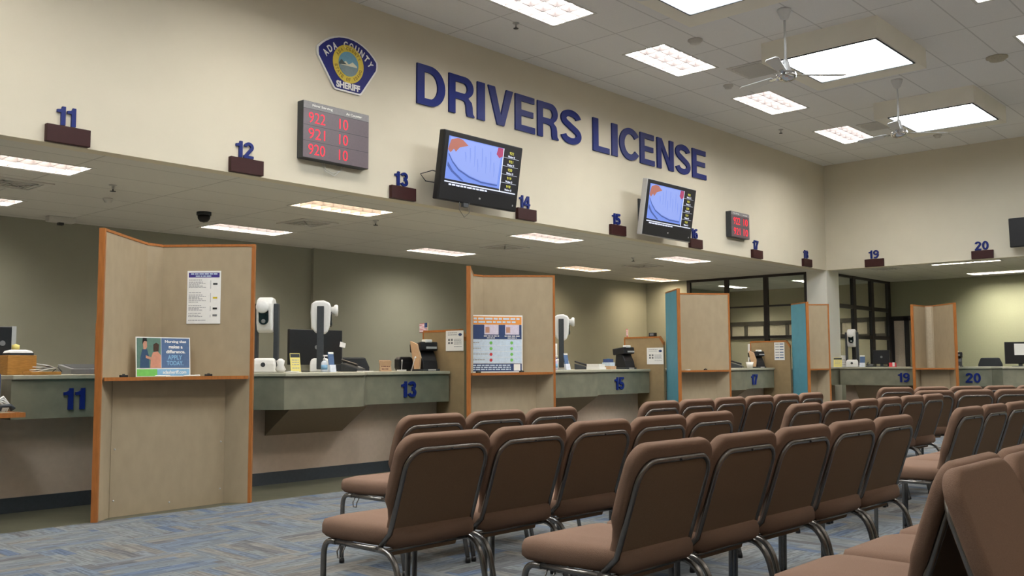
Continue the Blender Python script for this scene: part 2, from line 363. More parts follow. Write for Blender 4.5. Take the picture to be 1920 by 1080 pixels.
lo_holes = []
lows = [(3.33, 9.0, 'office ceiling light nearest the viewer, cut by the left edge'), (6.93, 8.92, 'office ceiling light below the red number board'), (10.58, 8.86, 'office ceiling light below number 15'), (14.45, 9.0, 'office ceiling light below number 16'),
        (3.6, 11.28, 'office ceiling light at left edge, second row'), (7.12, 11.22, 'office ceiling light right of the dome camera'), (10.7, 11.2, 'office ceiling light near the back wall, above the card with flag'), (14.48, 11.22, 'office ceiling light near the back wall above counter 15'),
        (18.0-.62, 11.5, 'office ceiling light beside the dark glass partition'), (-.3, 9.0, 'office ceiling light left of the view'), (-.3, 11.25, 'office ceiling light left of the view, second row')]
for x, y, lab in lows:
    lo_holes.append(ceiling_light(x, y, ZO, lab, lens=M_lampw if (x, y) in ((14.48, 11.22), (18.0-.62, 11.5), (6.93, 8.92)) else M_lampo, size=(1.16, .5), cells=(8, 2), group='office ceiling lights over the counters'))
off_h = [ceiling_light(20.3, 11.3, ZO, 'second ceiling light added to brighten the glass office', lens=M_lampi, size=(1.0, .3), cells=(6, 2), group='office ceiling lights over the counters'), ceiling_light(20.2, 9.4, ZO, 'ceiling light seen through the glass office', lens=M_lampi, size=(1.0, .3), cells=(6, 2), group='office ceiling lights over the counters')]  # the second light is added to brighten the glass office interior
r_h = [ceiling_light(20.95, 5.62, ZO, 'long office ceiling light above counter 20 at right', along='y', lens=M_lampr, size=(1.2, .52), cells=(10, 2), group='office ceiling lights over the counters'),
       ceiling_light(20.95, 2.2, ZO, 'office ceiling light right of the view', along='y', lens=M_lampr, size=(1.2, .52), cells=(10, 2), group='office ceiling lights over the counters'),
       ceiling_light(18.5, 5.55, ZO, 'slim ceiling light close behind the end wall, above number 20', along='y', lens=M_lampr, size=(1.2, .2), cells=(10, 1), group='office ceiling lights over the counters')]
struct(holed('ceiling_office', XL, FARX, WY+.15, BACK+.1, ZO, lo_holes+off_h, M_ceil2))
struct(holed('ceiling_side_office', WX+.15, FARX, YN, WY+.15, ZO, r_h, M_ceil2))

# floors
struct(MB().box(XL, WX-1.0, -1.2, 6.95, -.05, 0).build('floor', M_carpet))
struct(MB().box(XL, WX-1.0, YN, -1.2, -.05, 0).build('floor_bounce', mat('pale_bounce_tile', (.62, .60, .55), .4, var=.04, scale=4)))  # pale floor added out of view to bounce light up to the ceiling
struct(MB().box(XL, FARX, 8.0, BACK+.1, -.05, 0).build('floor_office', mat('grey_office_floor', (.24, .235, .22), .6, var=.06, scale=30)))
f2 = MB(); f2.box(XL, FARX, 6.95, 8.0, -.05, 0); f2.box(WX-1.0, FARX, YN, 6.95, -.05, 0)
struct(f2.build('floor_vinyl', M_vinyl))

# walls
w = MB(); w.box(XL, WX+.15, WY, WY+.15, ZO, ZC+.1)
struct(w.build('wall_long', M_wall))
w = MB(); w.box(WX, WX+.15, YN, WY, ZO, ZC+.1)
struct(w.build('wall_end', M_wall))
w = MB(); w.box(XL, 8.95, BACK+.06, BACK+.2, 0, ZO); w.box(8.95, FARX+.2, BACK, BACK+.2, 0, ZO)
struct(w.build('wall_office_back', M_sage))
struct(MB().box(FARX, FARX+.15, YN, 8.14, 0, ZO).build('wall_office_far', mat('yellowish_sage_paint', (.325, .335, .235), .7, var=.02)))
struct(MB().box(FARX, FARX+.15, 8.14, BACK, 0, ZO).build('wall_inner_far', mat('warm_inner_wall', (.50, .44, .32), .8, var=.02)))
struct(MB().box(XL-.15, XL, YN, BACK+.2, 0, ZC+.1).build('wall_left', M_wall))
struct(MB().box(XL-.15, FARX+.15, YN-.15, YN, 0, ZC+.1).build('wall_near', M_wall))
struct(MB().box(WX, WX+.56, WY+.002, WY+.42, 0, ZO).build('wall_column', mat('white_column_paint', (.84, .83, .76), .75, var=.015, scale=3, spec=.2)))

# glass office in the corner: partition facing left (plane X) and partition facing the end counters (plane Y)
def glazing(name, pts, plane, zs, y_or_x, end_wall=None):
    t = bpy.data.objects.new(name, None); COL.objects.link(t); struct(t)
    t.location = (0, 0, 0)
    fr = MB(); T = .05
    def bx(a0, a1, z0, z1, o=0):
        if plane == 'x': fr.box(y_or_x-.01-o, y_or_x+T+o, a0, a1, z0, z1)
        else: fr.box(a0, a1, y_or_x-.01-o, y_or_x+T+o, z0, z1)
    lo, hi = min(p[0] for p in pts), max(p[1] for p in pts)
    for a0, a1 in pts: bx(a0, a1, .9, ZO, .004)
    for z0, z1 in zs: bx(lo, hi, z0, z1)
    fr.build('window_frame', M_frame, t)
    g = MB()
    if plane == 'x': g.box(y_or_x+.018, y_or_x+.024, lo, hi, .95, ZO-.02)
    else: g.box(lo, hi, y_or_x+.018, y_or_x+.024, .95, ZO-.02)
    g.build('pane', M_glass, t)
    d = MB()
    if plane == 'x': d.box(y_or_x, y_or_x+.05, lo, hi, 0, .9)
    else: d.box(lo, hi, y_or_x, y_or_x+.05, 0, .9)
    d.build('lower_panel', M_sage, t)
glazing('window_1', [(8.42, 8.47), (9.27, 9.36), (10.17, 10.26), (11.1, 11.18)], 'x', [(ZO-.05, ZO), (2.29, 2.325), (1.645, 1.70), (.9, .95)], WX)
struct(MB().box(WX, WX+.06, 11.18, BACK, 0, ZO).build('wall_office_side', M_sage))
glazing('window_2', [(WX+.56, WX+.6), (19.60, 19.74), (20.56, 20.70), (21.52, 21.66)], 'y', [(ZO-.05, ZO), (2.26, 2.34), (1.64, 1.72), (.9, .95)], 8.12)
# clerestory band and door on the far office wall
t = bpy.data.objects.new('window_3', None); COL.objects.link(t); struct(t)
fr = MB(); p = MB(); fr.box(FARX-.05, FARX-.001, 8.22, 12.2, 2.07, 2.17); fr.box(FARX-.05, FARX-.001, 8.22, 12.2, 1.73, 1.80)
ys = [8.22, 8.62, 9.3, 9.9, 10.62, 11.2, 11.72, 12.15]
for y in ys: fr.box(FARX-.05, FARX-.001, y-.04, y+.04, 1.75, 2.15)
fr.build('window_frame', mat('brown_grey_frame', (.085, .07, .055), .5), t); p.box(FARX-.02, FARX-.002, 8.22, 12.2, 1.78, 2.1); p.build('pane', mat('lit_room_tan', (.62, .52, .40), .7), t)  # opaque tan panes, the lit room beyond put into their colour
t = bpy.data.objects.new('door_1', None); COL.objects.link(t); struct(t)
d = MB(); d.box(FARX-.07, FARX-.001, 7.72, 7.82, 0, 2.15); d.box(FARX-.07, FARX-.001, 7.05, 8.12, 2.07, 2.17); d.box(FARX-.07, FARX-.001, 8.05, 8.12, 0, 2.1); d.box(FARX-.07, FARX-.001, 7.05, 7.12, 0, 2.1)
d.build('door_frame', M_frame, t)
MB().box(FARX-.045, FARX-.002, 7.82, 8.05, 0, 2.07).build('door_leaf', mat('pale_blinds', (.60, .50, .42), .7), t)
MB().box(FARX-.035, FARX-.002, 7.12, 7.72, 0, 2.07).build('side_panel', M_tan, t)

# skylight boxes hanging below the ceiling
def skylight(x, y, label, sx=1.58, sy=1.42):
    t = thing('skylight', label, 'skylight', (x, y, ZC), 0, 'white skylight boxes in the ceiling')
    c = MB(); D = .25; w = .02
    px0, px1, py0, py1 = .02, sx-.33, .02, sy-.2
    for a, b, cc, d in ((0, sx, 0, w), (0, sx, sy-w, sy), (0, w, w, sy-w), (sx-w, sx, w, sy-w)): c.box(a, b, cc, d, -D, 0)
    c.box(px1, sx-w, w, sy-w, -D, -D+.02); c.box(w, px1, py1, sy-w, -D, -D+.02)
    c.build('skylight_box', mat('beige_drywall', (.88, .85, .75), .8, var=.02, scale=4), t)
    f = MB(); e = .018
    f.box(px0, px1, py0, py0+e, -D-.012, -D+.02); f.box(px0, px1, py1-e, py1, -D-.012, -D+.02); f.box(px0, px0+e, py0+e, py1-e, -D-.012, -D+.02); f.box(px1-e, px1, py0+e, py1-e, -D-.012, -D+.02)
    f.build('frame', M_dark, t)
    MB().box(px0+e, px1-e, py0+e, py1-e, -D-.002, -D+.02).build('diffuser', M_skyl, t)
skylight(10.57, 4.0, 'bright white skylight box behind the nearer ceiling fan')
skylight(14.2, 4.05, 'bright white skylight box behind the farther ceiling fan')
skylight(7.3, 3.97, 'bright skylight box cut off by the top edge of the picture')
for i, (x, y) in enumerate(((3.6, 3.97), (0, 3.97))):
    skylight(x, y, 'skylight box outside the view, %s' % ['overhead left', 'directly overhead'][i])

# ceiling fans, at rest
def fan(x, y, rz, label, drop=.62):
    t = thing('ceiling_fan', label, 'ceiling fan', (x, y, ZC), R(rz), 'white ceiling fans')
    MB().lathe([(.075, 0), (.075, -.02), (.045, -.10), (.02, -.125)]).build('canopy', M_fanw, t)
    MB().lathe([(.013, -.1), (.013, -drop+.02)], 12).build('downrod', M_fanw, t)
    MB().lathe([(.02, -drop+.06), (.035, -drop+.03), (.06, -drop-.08)]).build('motor_cup', M_fanw, t)
    MB().lathe([(.06, -drop-.08), (.105, -drop-.10), (.115, -drop-.135), (.10, -drop-.17), (.05, -drop-.19), (.001, -drop-.195)]).build('motor', M_chrome, t)
    for k in range(3):
        M = Matrix.Rotation(R(120*k), 4, 'Z') @ Matrix.Translation((0, 0, -drop-.12)) @ Matrix.Rotation(R(10), 4, 'X')
        b = MB(); b.prism([(.18, -.045), (.62, -.07), (.66, -.05), (.66, .05), (.62, .07), (.18, .045)], -.004, .004, M=M); bl = b.build('blade', M_fanw, t)
        a = MB(); a.prism([(.09, -.02), (.24, -.025), (.24, .025), (.09, .02)], -.009, -.004, M=M); a.build('blade_arm', M_chrome, bl)
fan(9.71, 4.69, -47, 'white ceiling fan with chrome motor, nearer of the two in view')
fan(13.24, 4.76, -47, 'white ceiling fan with chrome motor, farther of the two in view')
fan(6.18, 4.6, 0, 'white ceiling fan cut off by the top edge of the picture')

def vent(x, y, z, sx, sy, label, group, tiers=5, solid=False):
    t = thing('ceiling_vent', label, 'ceiling vent', (x, y, z), 0, group)
    f = MB(); a, b, e = sx/2, sy/2, .07 if not solid else .05
    f.box(-a, a, -b, -b+e, -.012, 0); f.box(-a, a, b-e, b, -.012, 0); f.box(-a, -a+e, -b+e, b-e, -.012, 0); f.box(a-e, a, -b+e, b-e, -.012, 0)
    f.build('frame', M_vent, t)
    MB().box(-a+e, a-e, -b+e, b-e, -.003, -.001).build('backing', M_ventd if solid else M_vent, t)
    l = MB()
    if solid:
        n = 9
        for i in range(n): x_ = -a+e+(2*a-2*e)*(i+.5)/n; l.box(x_-.004, x_+.004, -b+e, b-e, -.03, -.004, Matrix.Translation((x_, 0, 0)) @ Matrix.Rotation(R(-40), 4, 'Y') @ Matrix.Translation((-x_, 0, 0)))
    else:
        for k in range(1, tiers):
            s = 1-k/tiers; A, B = (a-e)*s, (b-e)*s; w_ = .018; zz = -.004-.004*k
            l.box(-A, A, -B, -B+w_, zz-.008, zz); l.box(-A, A, B-w_, B, zz-.008, zz); l.box(-A, -A+w_, -B, B, zz-.008, zz); l.box(A-w_, A, -B, B, zz-.008, zz)
    l.build('slats', M_vent, t)
vent(11.46, 5.98, ZC, .62, .5, 'square slatted ceiling vent beside the nearer fan', 'ceiling vents in the high ceiling', solid=True)
vent(15.57, 5.98, ZC, .55, .42, 'square slatted ceiling vent beside the farther fan', 'ceiling vents in the high ceiling', solid=True)
for (x, y), lab in (((3.7, 10.05), 'dark office ceiling vent at the left edge'), ((7.3, 10.13), 'office ceiling vent left of number 13'), ((10.95, 10.05), 'office ceiling vent below number 14'), ((14.8, 10.1), 'office ceiling vent above counter 15'), ((18.5, 6.35+.7), 'office ceiling vent right of number 19')):
    vent(x, y, ZO, .56, .56, lab, 'square office ceiling vents')

def sprinkler(x, y, z, label):
    t = thing('sprinkler', label, 'sprinkler', (x, y, z), 0, 'fire sprinkler heads')
    MB().lathe([(.04, 0), (.038, -.008), (.015, -.012), (.012, -.04)], 14).build('body', M_silver, t)
    MB().lathe([(.005, -.04), (.006, -.06), (.03, -.062), (.03, -.066), (.001, -.068)], 14).build('deflector', M_dark, t)
sprinkler(8.0, 7.15, ZC, 'small sprinkler head on the high ceiling above the big letters')
sprinkler(14.74, 7.24, ZC, 'small sprinkler head on the high ceiling near the room corner')
sprinkler(4.41, 9.42, ZO, 'sprinkler head on the office ceiling below number 11')
sprinkler(7.76, 9.33, ZO, 'sprinkler head on the office ceiling below number 13')
sprinkler(13.54, 9.43, ZO, 'sprinkler head on the office ceiling above counter 15')
def detector(x, y, z, r, label, cat='smoke detector', name='smoke_detector', ma=M_vent):
    t = thing(name, label, cat, (x, y, z), 0)
    MB().lathe([(r, 0), (r, -.015), (r*.75, -.03), (r*.7, -.045), (.001, -.05)]).build('cover', ma, t)
detector(9.9, 5.94, ZC, .09, 'round smoke detector between the first two fluorescent lights')
detector(11.86, 6.6, ZC, .07, 'small round detector left of the slatted ceiling vent')
detector(16.95, 5.44, ZC, .07, 'small round detector beyond the farther ceiling fan')
detector(13.11, 3.44, ZC, .13, 'round ceiling speaker right of the skylight boxes', 'speaker', 'ceiling_speaker', mat('beige_speaker', (.45, .42, .33), .7))
t = thing('dome_camera', 'dark dome security camera on the office ceiling', 'camera', (5.94, 10.31, ZO))
MB().lathe([(.085, 0), (.085, -.04)]).build('mount', M_dark, t); MB().lathe([(.075, -.04), (.07, -.08), (.045, -.115), (.001, -.125)]).build('dome', M_black, t)
t = thing('exit_lamp', 'pale flush box on the office ceiling near the back wall', 'ceiling fixture', (4.93, 11.9, ZO))
MB().box(-.16, .16, -.06, .06, -.07, 0).build('body', M_vent, t, bevel=.01); MB().box(-.03, .03, -.03, .03, -.10, -.07).build('sensor', M_dark, t)
detector(4.73, 10.21, ZO, .05, 'small round detector on the office ceiling left of the dome camera')

# ------------------------------------------------------------------ signs on the long wall
sign = thing('wall_sign', 'big blue raised letters spelling DRIVERS LICENSE on the cream wall', 'sign', (7.23, WY, 4.10))
for ch, a, b, u in [('D', 780, 832.7, 0), ('R', 840, 887.5, 0), ('I', 893.3, 907.3, 0), ('V', 913.3, 960, 0), ('E', 964.3, 1001, 0), ('R', 1006, 1045, 0), ('S', 1050, 1087.5, 0),
                    ('L', 1109.5, 1140, 0), ('I', 1144.7, 1155.3, 0), ('C', 1159, 1194.5, 0), ('E', 1197.5, 1224, 0), ('N', 1229, 1259.5, 0), ('S', 1263.5, 1290.5, 0), ('E', 1294.5, 1320, 0)]:
    x0, x1 = onY(a, 200, WY).x, onY(b, 200, WY).x
    g = glyph_mesh(ch, .47, .022); xs = [v[0] for v in g.v]; k = (x1-x0)/(max(xs)-min(xs)); g.v = [(v[0]*k+(x0+x1)/2-7.23, v[1], v[2]) for v in g.v]
    g.build('letter', M_blue, sign)

def number_sign(n, x, plane='y', z0=2.955):
    lab = 'blue wall number %s above its maroon sign box' % n
    loc = (x, WY, z0) if plane == 'y' else (WX, x, z0)
    t = thing('number_sign', lab, 'number sign', loc, 0 if plane == 'y' else R(-90), 'counter number signs on the wall')
    MB().box(-.18, .18, -.05, 0, 0, .145).build('sign_box', M_sign, t, bevel=.004)
    glyph_mesh(str(n), .158, .02, 1.1).build('numeral', M_blue, t, (-.012, 0, .155))
for n, x in ((11, 3.34), (12, 5.03), (13, 7.02), (14, 9.1), (15, 11.08), (16, 13.18), (17, 15.2), (18, 17.17)): number_sign(n, x)
number_sign(19, 7.04, 'x'); number_sign(20, 5.12, 'x')

# county badge
bx0, bz0 = 6.244, 4.01
badge = thing('wall_badge', 'blue county sheriff badge with yellow round seal on the wall', 'badge', (bx0, WY, bz0))
def shield(s):
    pts = [(-.185*s, .0), (.165*s, .0), (.405*s, .32)]
    out = [(.165, .0), (.185, .012), (.40, .32), (.407, .36)]
    n = 14
    for i in range(n+1):
        a = R(40+100*i/n); out.append((.53*math.cos(a), .60-.53+.53*math.sin(a)))
    out += [(-.407, .36), (-.40, .32), (-.185, .012), (-.165, .0)]
    c = (0, .3)
    return [((x-c[0])*s+c[0], (z-c[1])*s+c[1]) for x, z in out]
MB().prism(list(reversed(shield(1))), -.02, 0, 'y').build('white_border', M_paper, badge)
MB().prism(list(reversed(shield(.94))), -.024, -.0205, 'y').build('blue_face', mat('badge_blue', (.014, .018, .15), .55, spec=.2), badge)
def disc(r, y0, y1, cz=.305, n=40): return MB().prism([(r*math.cos(-2*math.pi*i/n), cz+r*math.sin(-2*math.pi*i/n)) for i in range(n)], y0, y1, 'y')
disc(.205, -.0275, -.0245).build('seal_ring', M_gold, badge)
sc = disc(.132, -.0305, -.028).build('seal_scene', mat('seal_sky', (.10, .26, .36), .5), badge)
MB().prism([(-.13, .29), (-.125, .26), (-.09, .205), (0, .173), (.09, .205), (.125, .26), (.13, .29), (.06, .275), (0, .285), (-.06, .28)][::-1], -.032, -.0306, 'y').build('seal_lake', mat('seal_lake', (.16, .22, .24), .5), sc)
MB().prism([(-.1, .29), (-.04, .33), (0, .30), (.05, .335), (.11, .30), (.11, .285), (-.1, .28)][::-1], -.0335, -.0322, 'y').build('seal_ridge', mat('seal_ridge', (.62, .60, .45), .5), sc)
MB().prism([(-.128, .30), (-.10, .34), (-.06, .31), (-.03, .295), (-.128, .28)][::-1], -.035, -.0337, 'y').build('seal_trees', mat('seal_dark', (.03, .05, .05), .5), sc)
def arc_text(body, r, a0, a1, h, ma, parent, y, cz, flip=False, w=None):
    n = len(body)
    for i, ch in enumerate(body):
        if ch == ' ': continue
        a = R(a0+(a1-a0)*i/(n-1)); me = text_mesh(ch, (w or h*.72)*(.42 if ch == 'I' else 1), h, .003, .03); me.name = 'letter'; me.materials.clear(); me.materials.append(ma)
        rad = r if not flip else r+h
        x, z = rad*math.cos(a), cz+rad*math.sin(a)
        link('letter', me, parent, (x, y, z), (0, -(a-math.pi/2) if not flip else -(a+math.pi/2), 0))
arc_text('ADA COUNTY', .345, 141, 39, .075, M_paper, badge, -.0245, .125)
lettering('SHERIFF', .315, .072, M_paper, badge, (0, -.0245, .03), .004, .04)
arc_text('ADA COUNTY', .148, 150, 30, .036, mat('seal_print', (.30, .20, .02), .6), badge, -.0278, .305)
arc_text('STATE OF IDAHO', .150, 195, 345, .036, MATS['seal_print'], badge, -.0278, .305, True)

# LED boards
M_led = emit('red_led', (1.0, .015, .04), 1.7)
M_bface = mat('board_face', (.13, .10, .115), .35, var=.05); M_bhead = mat('board_header', (.24, .23, .24), .4)
def led_board(x, z, w, h, rows, label, big):
    t = thing('led_board', label, 'number display', (x, WY, z), 0, 'red now-serving number boards')
    MB().box(-w/2, w/2, -.10, -.0, 0, h).build('housing', M_dark, t, bevel=.004)
    hh = h*.13 if big else h*.14
    rect('header_strip', M_bhead, t, -w/2+.004, w/2-.004, h-hh, h-.004, -.10, .003)
    rect('display_face', M_bface, t, -w/2+.004, w/2-.004, .006, h-hh-.003, -.10, .002)
    lettering('Now Serving', w*.30, hh*.42, M_paper, t, (-w*.22, -.103, h-hh*.72), .001, .03); lettering('At Counter', w*.25, hh*.36, M_paper, t, (w*.26, -.103, h-hh*.74), .001, .03)
    n = len(rows); rh = (h-hh-.02)/n
    for i, (a, b) in enumerate(rows):
        z_ = h-hh-.005-rh*(i+.84)
        lettering(a, w*(.24 if big else .34), rh*.66, M_led, t, (-w*.30 if big else -w*.2, -.102, z_), .003, -.012, 'led_digits')
        lettering(b, w*.13 if big else w*.22, rh*.66, M_led, t, (w*.10 if big else w*.28, -.102, z_), .003, -.012, 'led_digits')
        if i: rect('row_seam', M_dark, t, -w/2+.005, w/2-.005, h-hh-rh*i-.008, h-hh-rh*i-.004, -.102, .001)
led_board(6.045, 3.205, .845, .585, [('922', '10'), ('921', '10'), ('920', '10')], 'large red LED number board with three rows, left of the screens', True)
led_board(14.5, 3.24, .62, .43, [('922', '10'), ('921', '10')], 'small red LED number board with two rows above number 17', False)
cb = MB(); cb.tube([(-.1, -.02, 0), (-.09, -.03, -.06), (0, -.03, -.09), (.1, -.03, -.05), (.12, -.02, 0)], .003, 6); cb.tube([(-.13, -.02, 0), (-.1, -.03, -.08), (.02, -.03, -.115), (.16, -.02, 0)], .003, 6)
o = cb.build('cable', M_white, None, (6.05, WY, 3.2)); tag(o, 'thin white cables hanging below the large number board', 'cable')

# television screens
M_tvpic = emit('screen_blue', (.17, .27, .74), 1.0); M_tvl = emit('screen_lavender', (.27, .36, .80), 1.0); M_tvd = emit('screen_fold', (.07, .12, .42), .8); M_tvskin = emit('screen_skin', (.45, .16, .12), .9)
M_tvw = emit('screen_white', (.8, .85, 1), 1.0); M_tvy = emit('screen_yellow', (.75, .72, .10), .8); M_tvred = emit('screen_red', (.45, .06, .16), .8)
def television(x, z, plane, label, silver=False, on=True, W=1.31, H=.78, tilt=9, base=7.69):
    loc = (x, base, z) if plane == 'y' else (base, x, z)
    t = thing('television', label, 'television', loc, 0 if plane == 'y' else R(-90), 'wall-mounted flat televisions')
    Mt = Matrix.Rotation(R(tilt), 4, 'X')
    def B(mb): mb.v = [tuple(Mt @ Vector(v)) for v in mb.v]; return mb
    B(MB().box(-W/2, W/2, 0, .085, 0, H)).build('casing', M_silver if silver else M_black, t, bevel=.012)
    B(MB().box(-W/2+.012, W/2-.012, -.006, 0, .012, H-.008)).build('bezel', M_black, t, bevel=.003)
    br = MB(); d = (WY-base) if plane == 'y' else (WX-base)
    br.box(-.12, .12, .08, d-.02, .33, .45); br.box(-.25, .25, d-.02, d, .2, .6); br.build('mounting_bracket', M_dark, t)
    if on:
        x0, x1, z0, z1 = -W/2+.07, W/2-.06, .17, H-.06; xs = x0+(x1-x0)*.755
        B(MB().box(x0, x1, -.008, -.006, z0, z1)).build('screen', emit('screen_black', (.006, .006, .012), .5), t)
        pic = B(MB().box(x0, xs, -.010, -.008, z0+.07, z1)).build('picture', M_tvpic, t)
        pw, ph = xs-x0, z1-z0-.07
        def poly(pts, ma, k, nm='picture_shape'): B(MB().prism([(x0+px*pw, z0+.07+pz*ph) for px, pz in pts][::-1], -.010-.0012*k, -.010-.0012*(k-1), 'y')).build(nm, ma, pic)
        arc = [(.02, .62), (.10, .45), (.22, .29), (.42, .17), (.65, .10), (.95, .10)]
        poly([(.03, .98)]+arc+[(.97, .98)], M_tvl, 1)
        poly([(x_, z_-.015) for x_, z_ in arc]+[(x_, z_-.05) for x_, z_ in reversed(arc)], M_tvd, 2)
        poly([(.02, .40), (.12, .22), (.33, .02), (.28, .02), (.10, .18), (.02, .30)], M_tvd, 2)
        poly([(.0, .68), (.04, .92), (.15, .985), (.24, .97), (.35, .86), (.2, .78), (.14, .66), (.10, .72), (.05, .62)], M_tvskin, 2)
        poly([(.88, .82), (.9, .99), (1, .99), (1, .80), (.94, .74)], M_tvred, 2)
        for sx, s0, ln in ((.30, .7, .22), (.38, .82, .35), (.46, .9, .5), (.53, .6, .3), (.60, .88, .45), (.68, .7, .4), (.76, .85, .5), (.84, .6, .35)): poly([(sx, s0), (sx+.014, s0), (sx+.034, s0-ln*.5), (sx+.03, s0-ln), (sx+.018, s0-ln*.5)], emit('screen_fold_soft', (.21, .30, .74), .95), 2)
        B(MB().box(xs+.004, xs+.016, -.010, -.008, z0+.04, z1)).build('screen_divider', M_tvw, t)
        B(MB().box(x0, x1, -.0105, -.008, z0+.035, z0+.048)).build('screen_rule', M_tvw, t)
        def sm(body, w, h, ma, px, pz):
            me = text_mesh(body, w, h, .001, .02); me.name = 'screen_text'; me.materials.clear(); me.materials.append(ma)
            for v in me.vertices: v.co = Mt @ (v.co+Vector((px, -.0085, pz)))
            link('screen_text', me, t)
        rows = ['922', '921', '920', '919', '918']
        rh = (z1-z0-.055)/5; cx = (xs+x1)/2+.01
        for i, s in enumerate(rows):
            zz = z1-rh*i
            sm(s, .075, .032, M_tvy, cx, zz-.055); sm('Window 10', .12, .024, M_tvw, cx, zz-.092)
            if i: B(MB().box(xs+.02, x1, -.0095, -.008, zz-.002, zz+.001)).build('screen_rule', M_tvw, t)
        w_ = words(t, x0+.07, xs-.2, z0+.006, .018, -.0085, M_tvw); B(w_).build('screen_caption', M_tvw, t)
        B(MB().box(-.01, .015, -.010, -.006, .075, .095)).build('maker_mark', M_silver, t)
        B(MB().box(W/2-.09, W/2-.075, -.010, -.006, .06, .08)).build('power_light', M_silver, t)
    return t
tv1 = television(8.03-.10, 2.965, 'y', 'black television showing a blue picture, between numbers 13 and 14')
television(12.02-.15, 2.955, 'y', 'silver-edged television showing a pale blue picture, left of number 16', silver=True, W=1.30, H=.80, base=7.67)
television(4.62-.55, 3.09, 'x', 'switched-off black television at the right edge on the end wall', on=False, W=1.1, H=.5, tilt=3, base=17.85)
cb = MB()
cb.tube([(7.62, 7.86, 3.30), (7.42, 7.92, 3.34), (7.26, 7.95, 3.28), (7.34, 7.95, 3.21), (7.55, 7.9, 3.20)], .006, 6)
cb.tube([(7.62, 7.86, 3.27), (7.5, 7.93, 3.27), (7.55, 7.95, 3.17), (7.62, 7.9, 3.10)], .005, 6)
tag(cb.build('cable', M_dark), 'dark cable loops on the wall left of the black television', 'cable')
cb = MB(); cb.tube([(7.62, 7.685, 2.975), (7.60, 7.67, 2.88), (7.68, 7.67, 2.80), (7.76, 7.67, 2.86), (7.77, 7.68, 2.98)], .003, 6); cb.box(7.66, 7.74, 7.66, 7.70, 2.92, 2.965)
tag(cb.build('cable', M_dark), 'thin looped cable hanging under the black television', 'cable')
# ------------------------------------------------------------------ counters
CT = 1.055
def counter(label, loc, rz, L, bulge=None, wedge=None, num=None, numx=None, fy=-.32, start_open=False, back=.9):
    t = thing('service_counter', label, 'counter', loc, rz, 'numbered service counters')
    fr = [(0, fy)]
    if bulge: b0, b1 = bulge; fr += [(b0-.25, fy), (b0, fy-.28), (b1, fy-.28), (b1+.25, fy)]
    fr.append((L, fy))
    ov = [(x, y-.022) for x, y in fr]
    MB().prism(ov+[(L, back), (0, back)], CT-.034, CT).build('counter_top', M_top, t, bevel=.006)
    MB().prism(fr+[(L, -.12), (0, -.12)], .72, CT-.036).build('apron', M_apron, t)
    MB().box(0, L, -.12, 0, .0, .72).build('base_wall', M_base, t)
    MB().box(0, L, -.135, -.1205, 0, .115).build('kick_strip', M_kick, t)
    if wedge:
        a, b = wedge
        MB().prism([(-.1205, .46), (-.1205, .718), (fy-.20 if bulge else fy+.03, .718)][::-1], a, b, 'x').build('knee_bracket', M_under, t)
    if num: glyph_mesh(str(num), .168, .015, 1.12).build('numeral', M_blue, t, (numx, fy, .782))
    return t
D1, D2, D3, D4 = 3.72, 7.5, 11.45, 15.2
counter('green-grey counter 11 at the left edge, cut off by the tall booth', (2.86, WY, 0), 0, D1-2.86-.05, None, None, 11, .47)
counter('green-grey counter with blue 13, between the first two tall booths', (D1+.05, WY, 0), 0, D2-D1-.1, (1.33, 2.25), (1.45, 2.36), 13, 3.08)
counter('green-grey counter with blue 15, second from the nearest booth', (D2+.05, WY, 0), 0, D3-D2-.12, (1.33, 2.25), (1.45, 2.36), 15, 3.1)
counter('green-grey counter with blue 17, in front of the dark glass partition', (D3+.05, WY, 0), 0, D4-D3-.12, (1.33, 2.18), (1.45, 2.3), 17, 2.93)
counter('green-grey counter hidden behind the farthest booth of the long wall', (D4+.05, WY, 0), 0, WX-D4-.1, back=-.02)
counter('green-grey counter with blue 19, under the white column on the end wall', (WX-.03, 7.62, 0), R(-90), 1.86, None, (.25, 1.25), 19, 1.19, fy=-.37)
counter('green-grey counter with blue 20, right of the small tan booth', (WX-.03, 5.68, 0), R(-90), 4.6, (.98, 1.9), (1.1, 2.0), 20, .43, fy=-.37)
tag(MB().box(-3.5, 2.85, 7.88, 8.0, 0, 1.0).build('counter_wall', M_base), 'tan low wall continuing left of counter 11', 'low wall')

# low dividers between stations
def divider(X, label, y0=7.47, y1=8.12):
    t = thing('station_divider', label, 'divider', (X, y0, 0), 0, 'brown dividers between the stations')
    L = y1-y0; T = .022
    pr = [(0, 0), (L, 0), (L, 1.49), (.07, 1.49), (0, 1.385)]
    MB().prism(pr, -T, T, 'x').build('panel', M_lamd, t)
    e = MB(); e.box(-T-.003, T+.003, .06, L+.012, 1.491, 1.515); e.box(-T-.003, T+.003, L+.001, L+.02, 0, 1.49)
    e.prism([(0.0, 1.387), (.069, 1.491), (.069, 1.52), (.0, 1.43)][::-1], -T-.003, T+.003, 'x'); e.build('edge_trim', M_orange, t)
divider(D1, 'brown divider hidden behind the nearest tall booth'); divider(D2, 'brown divider with a white notice and small flag, right of counter 13')
divider(D3, 'brown divider with a white notice, right of counter 15 beside teal'); divider(D4, 'brown divider with a sheet of printed strips, right of counter 17', 7.40)

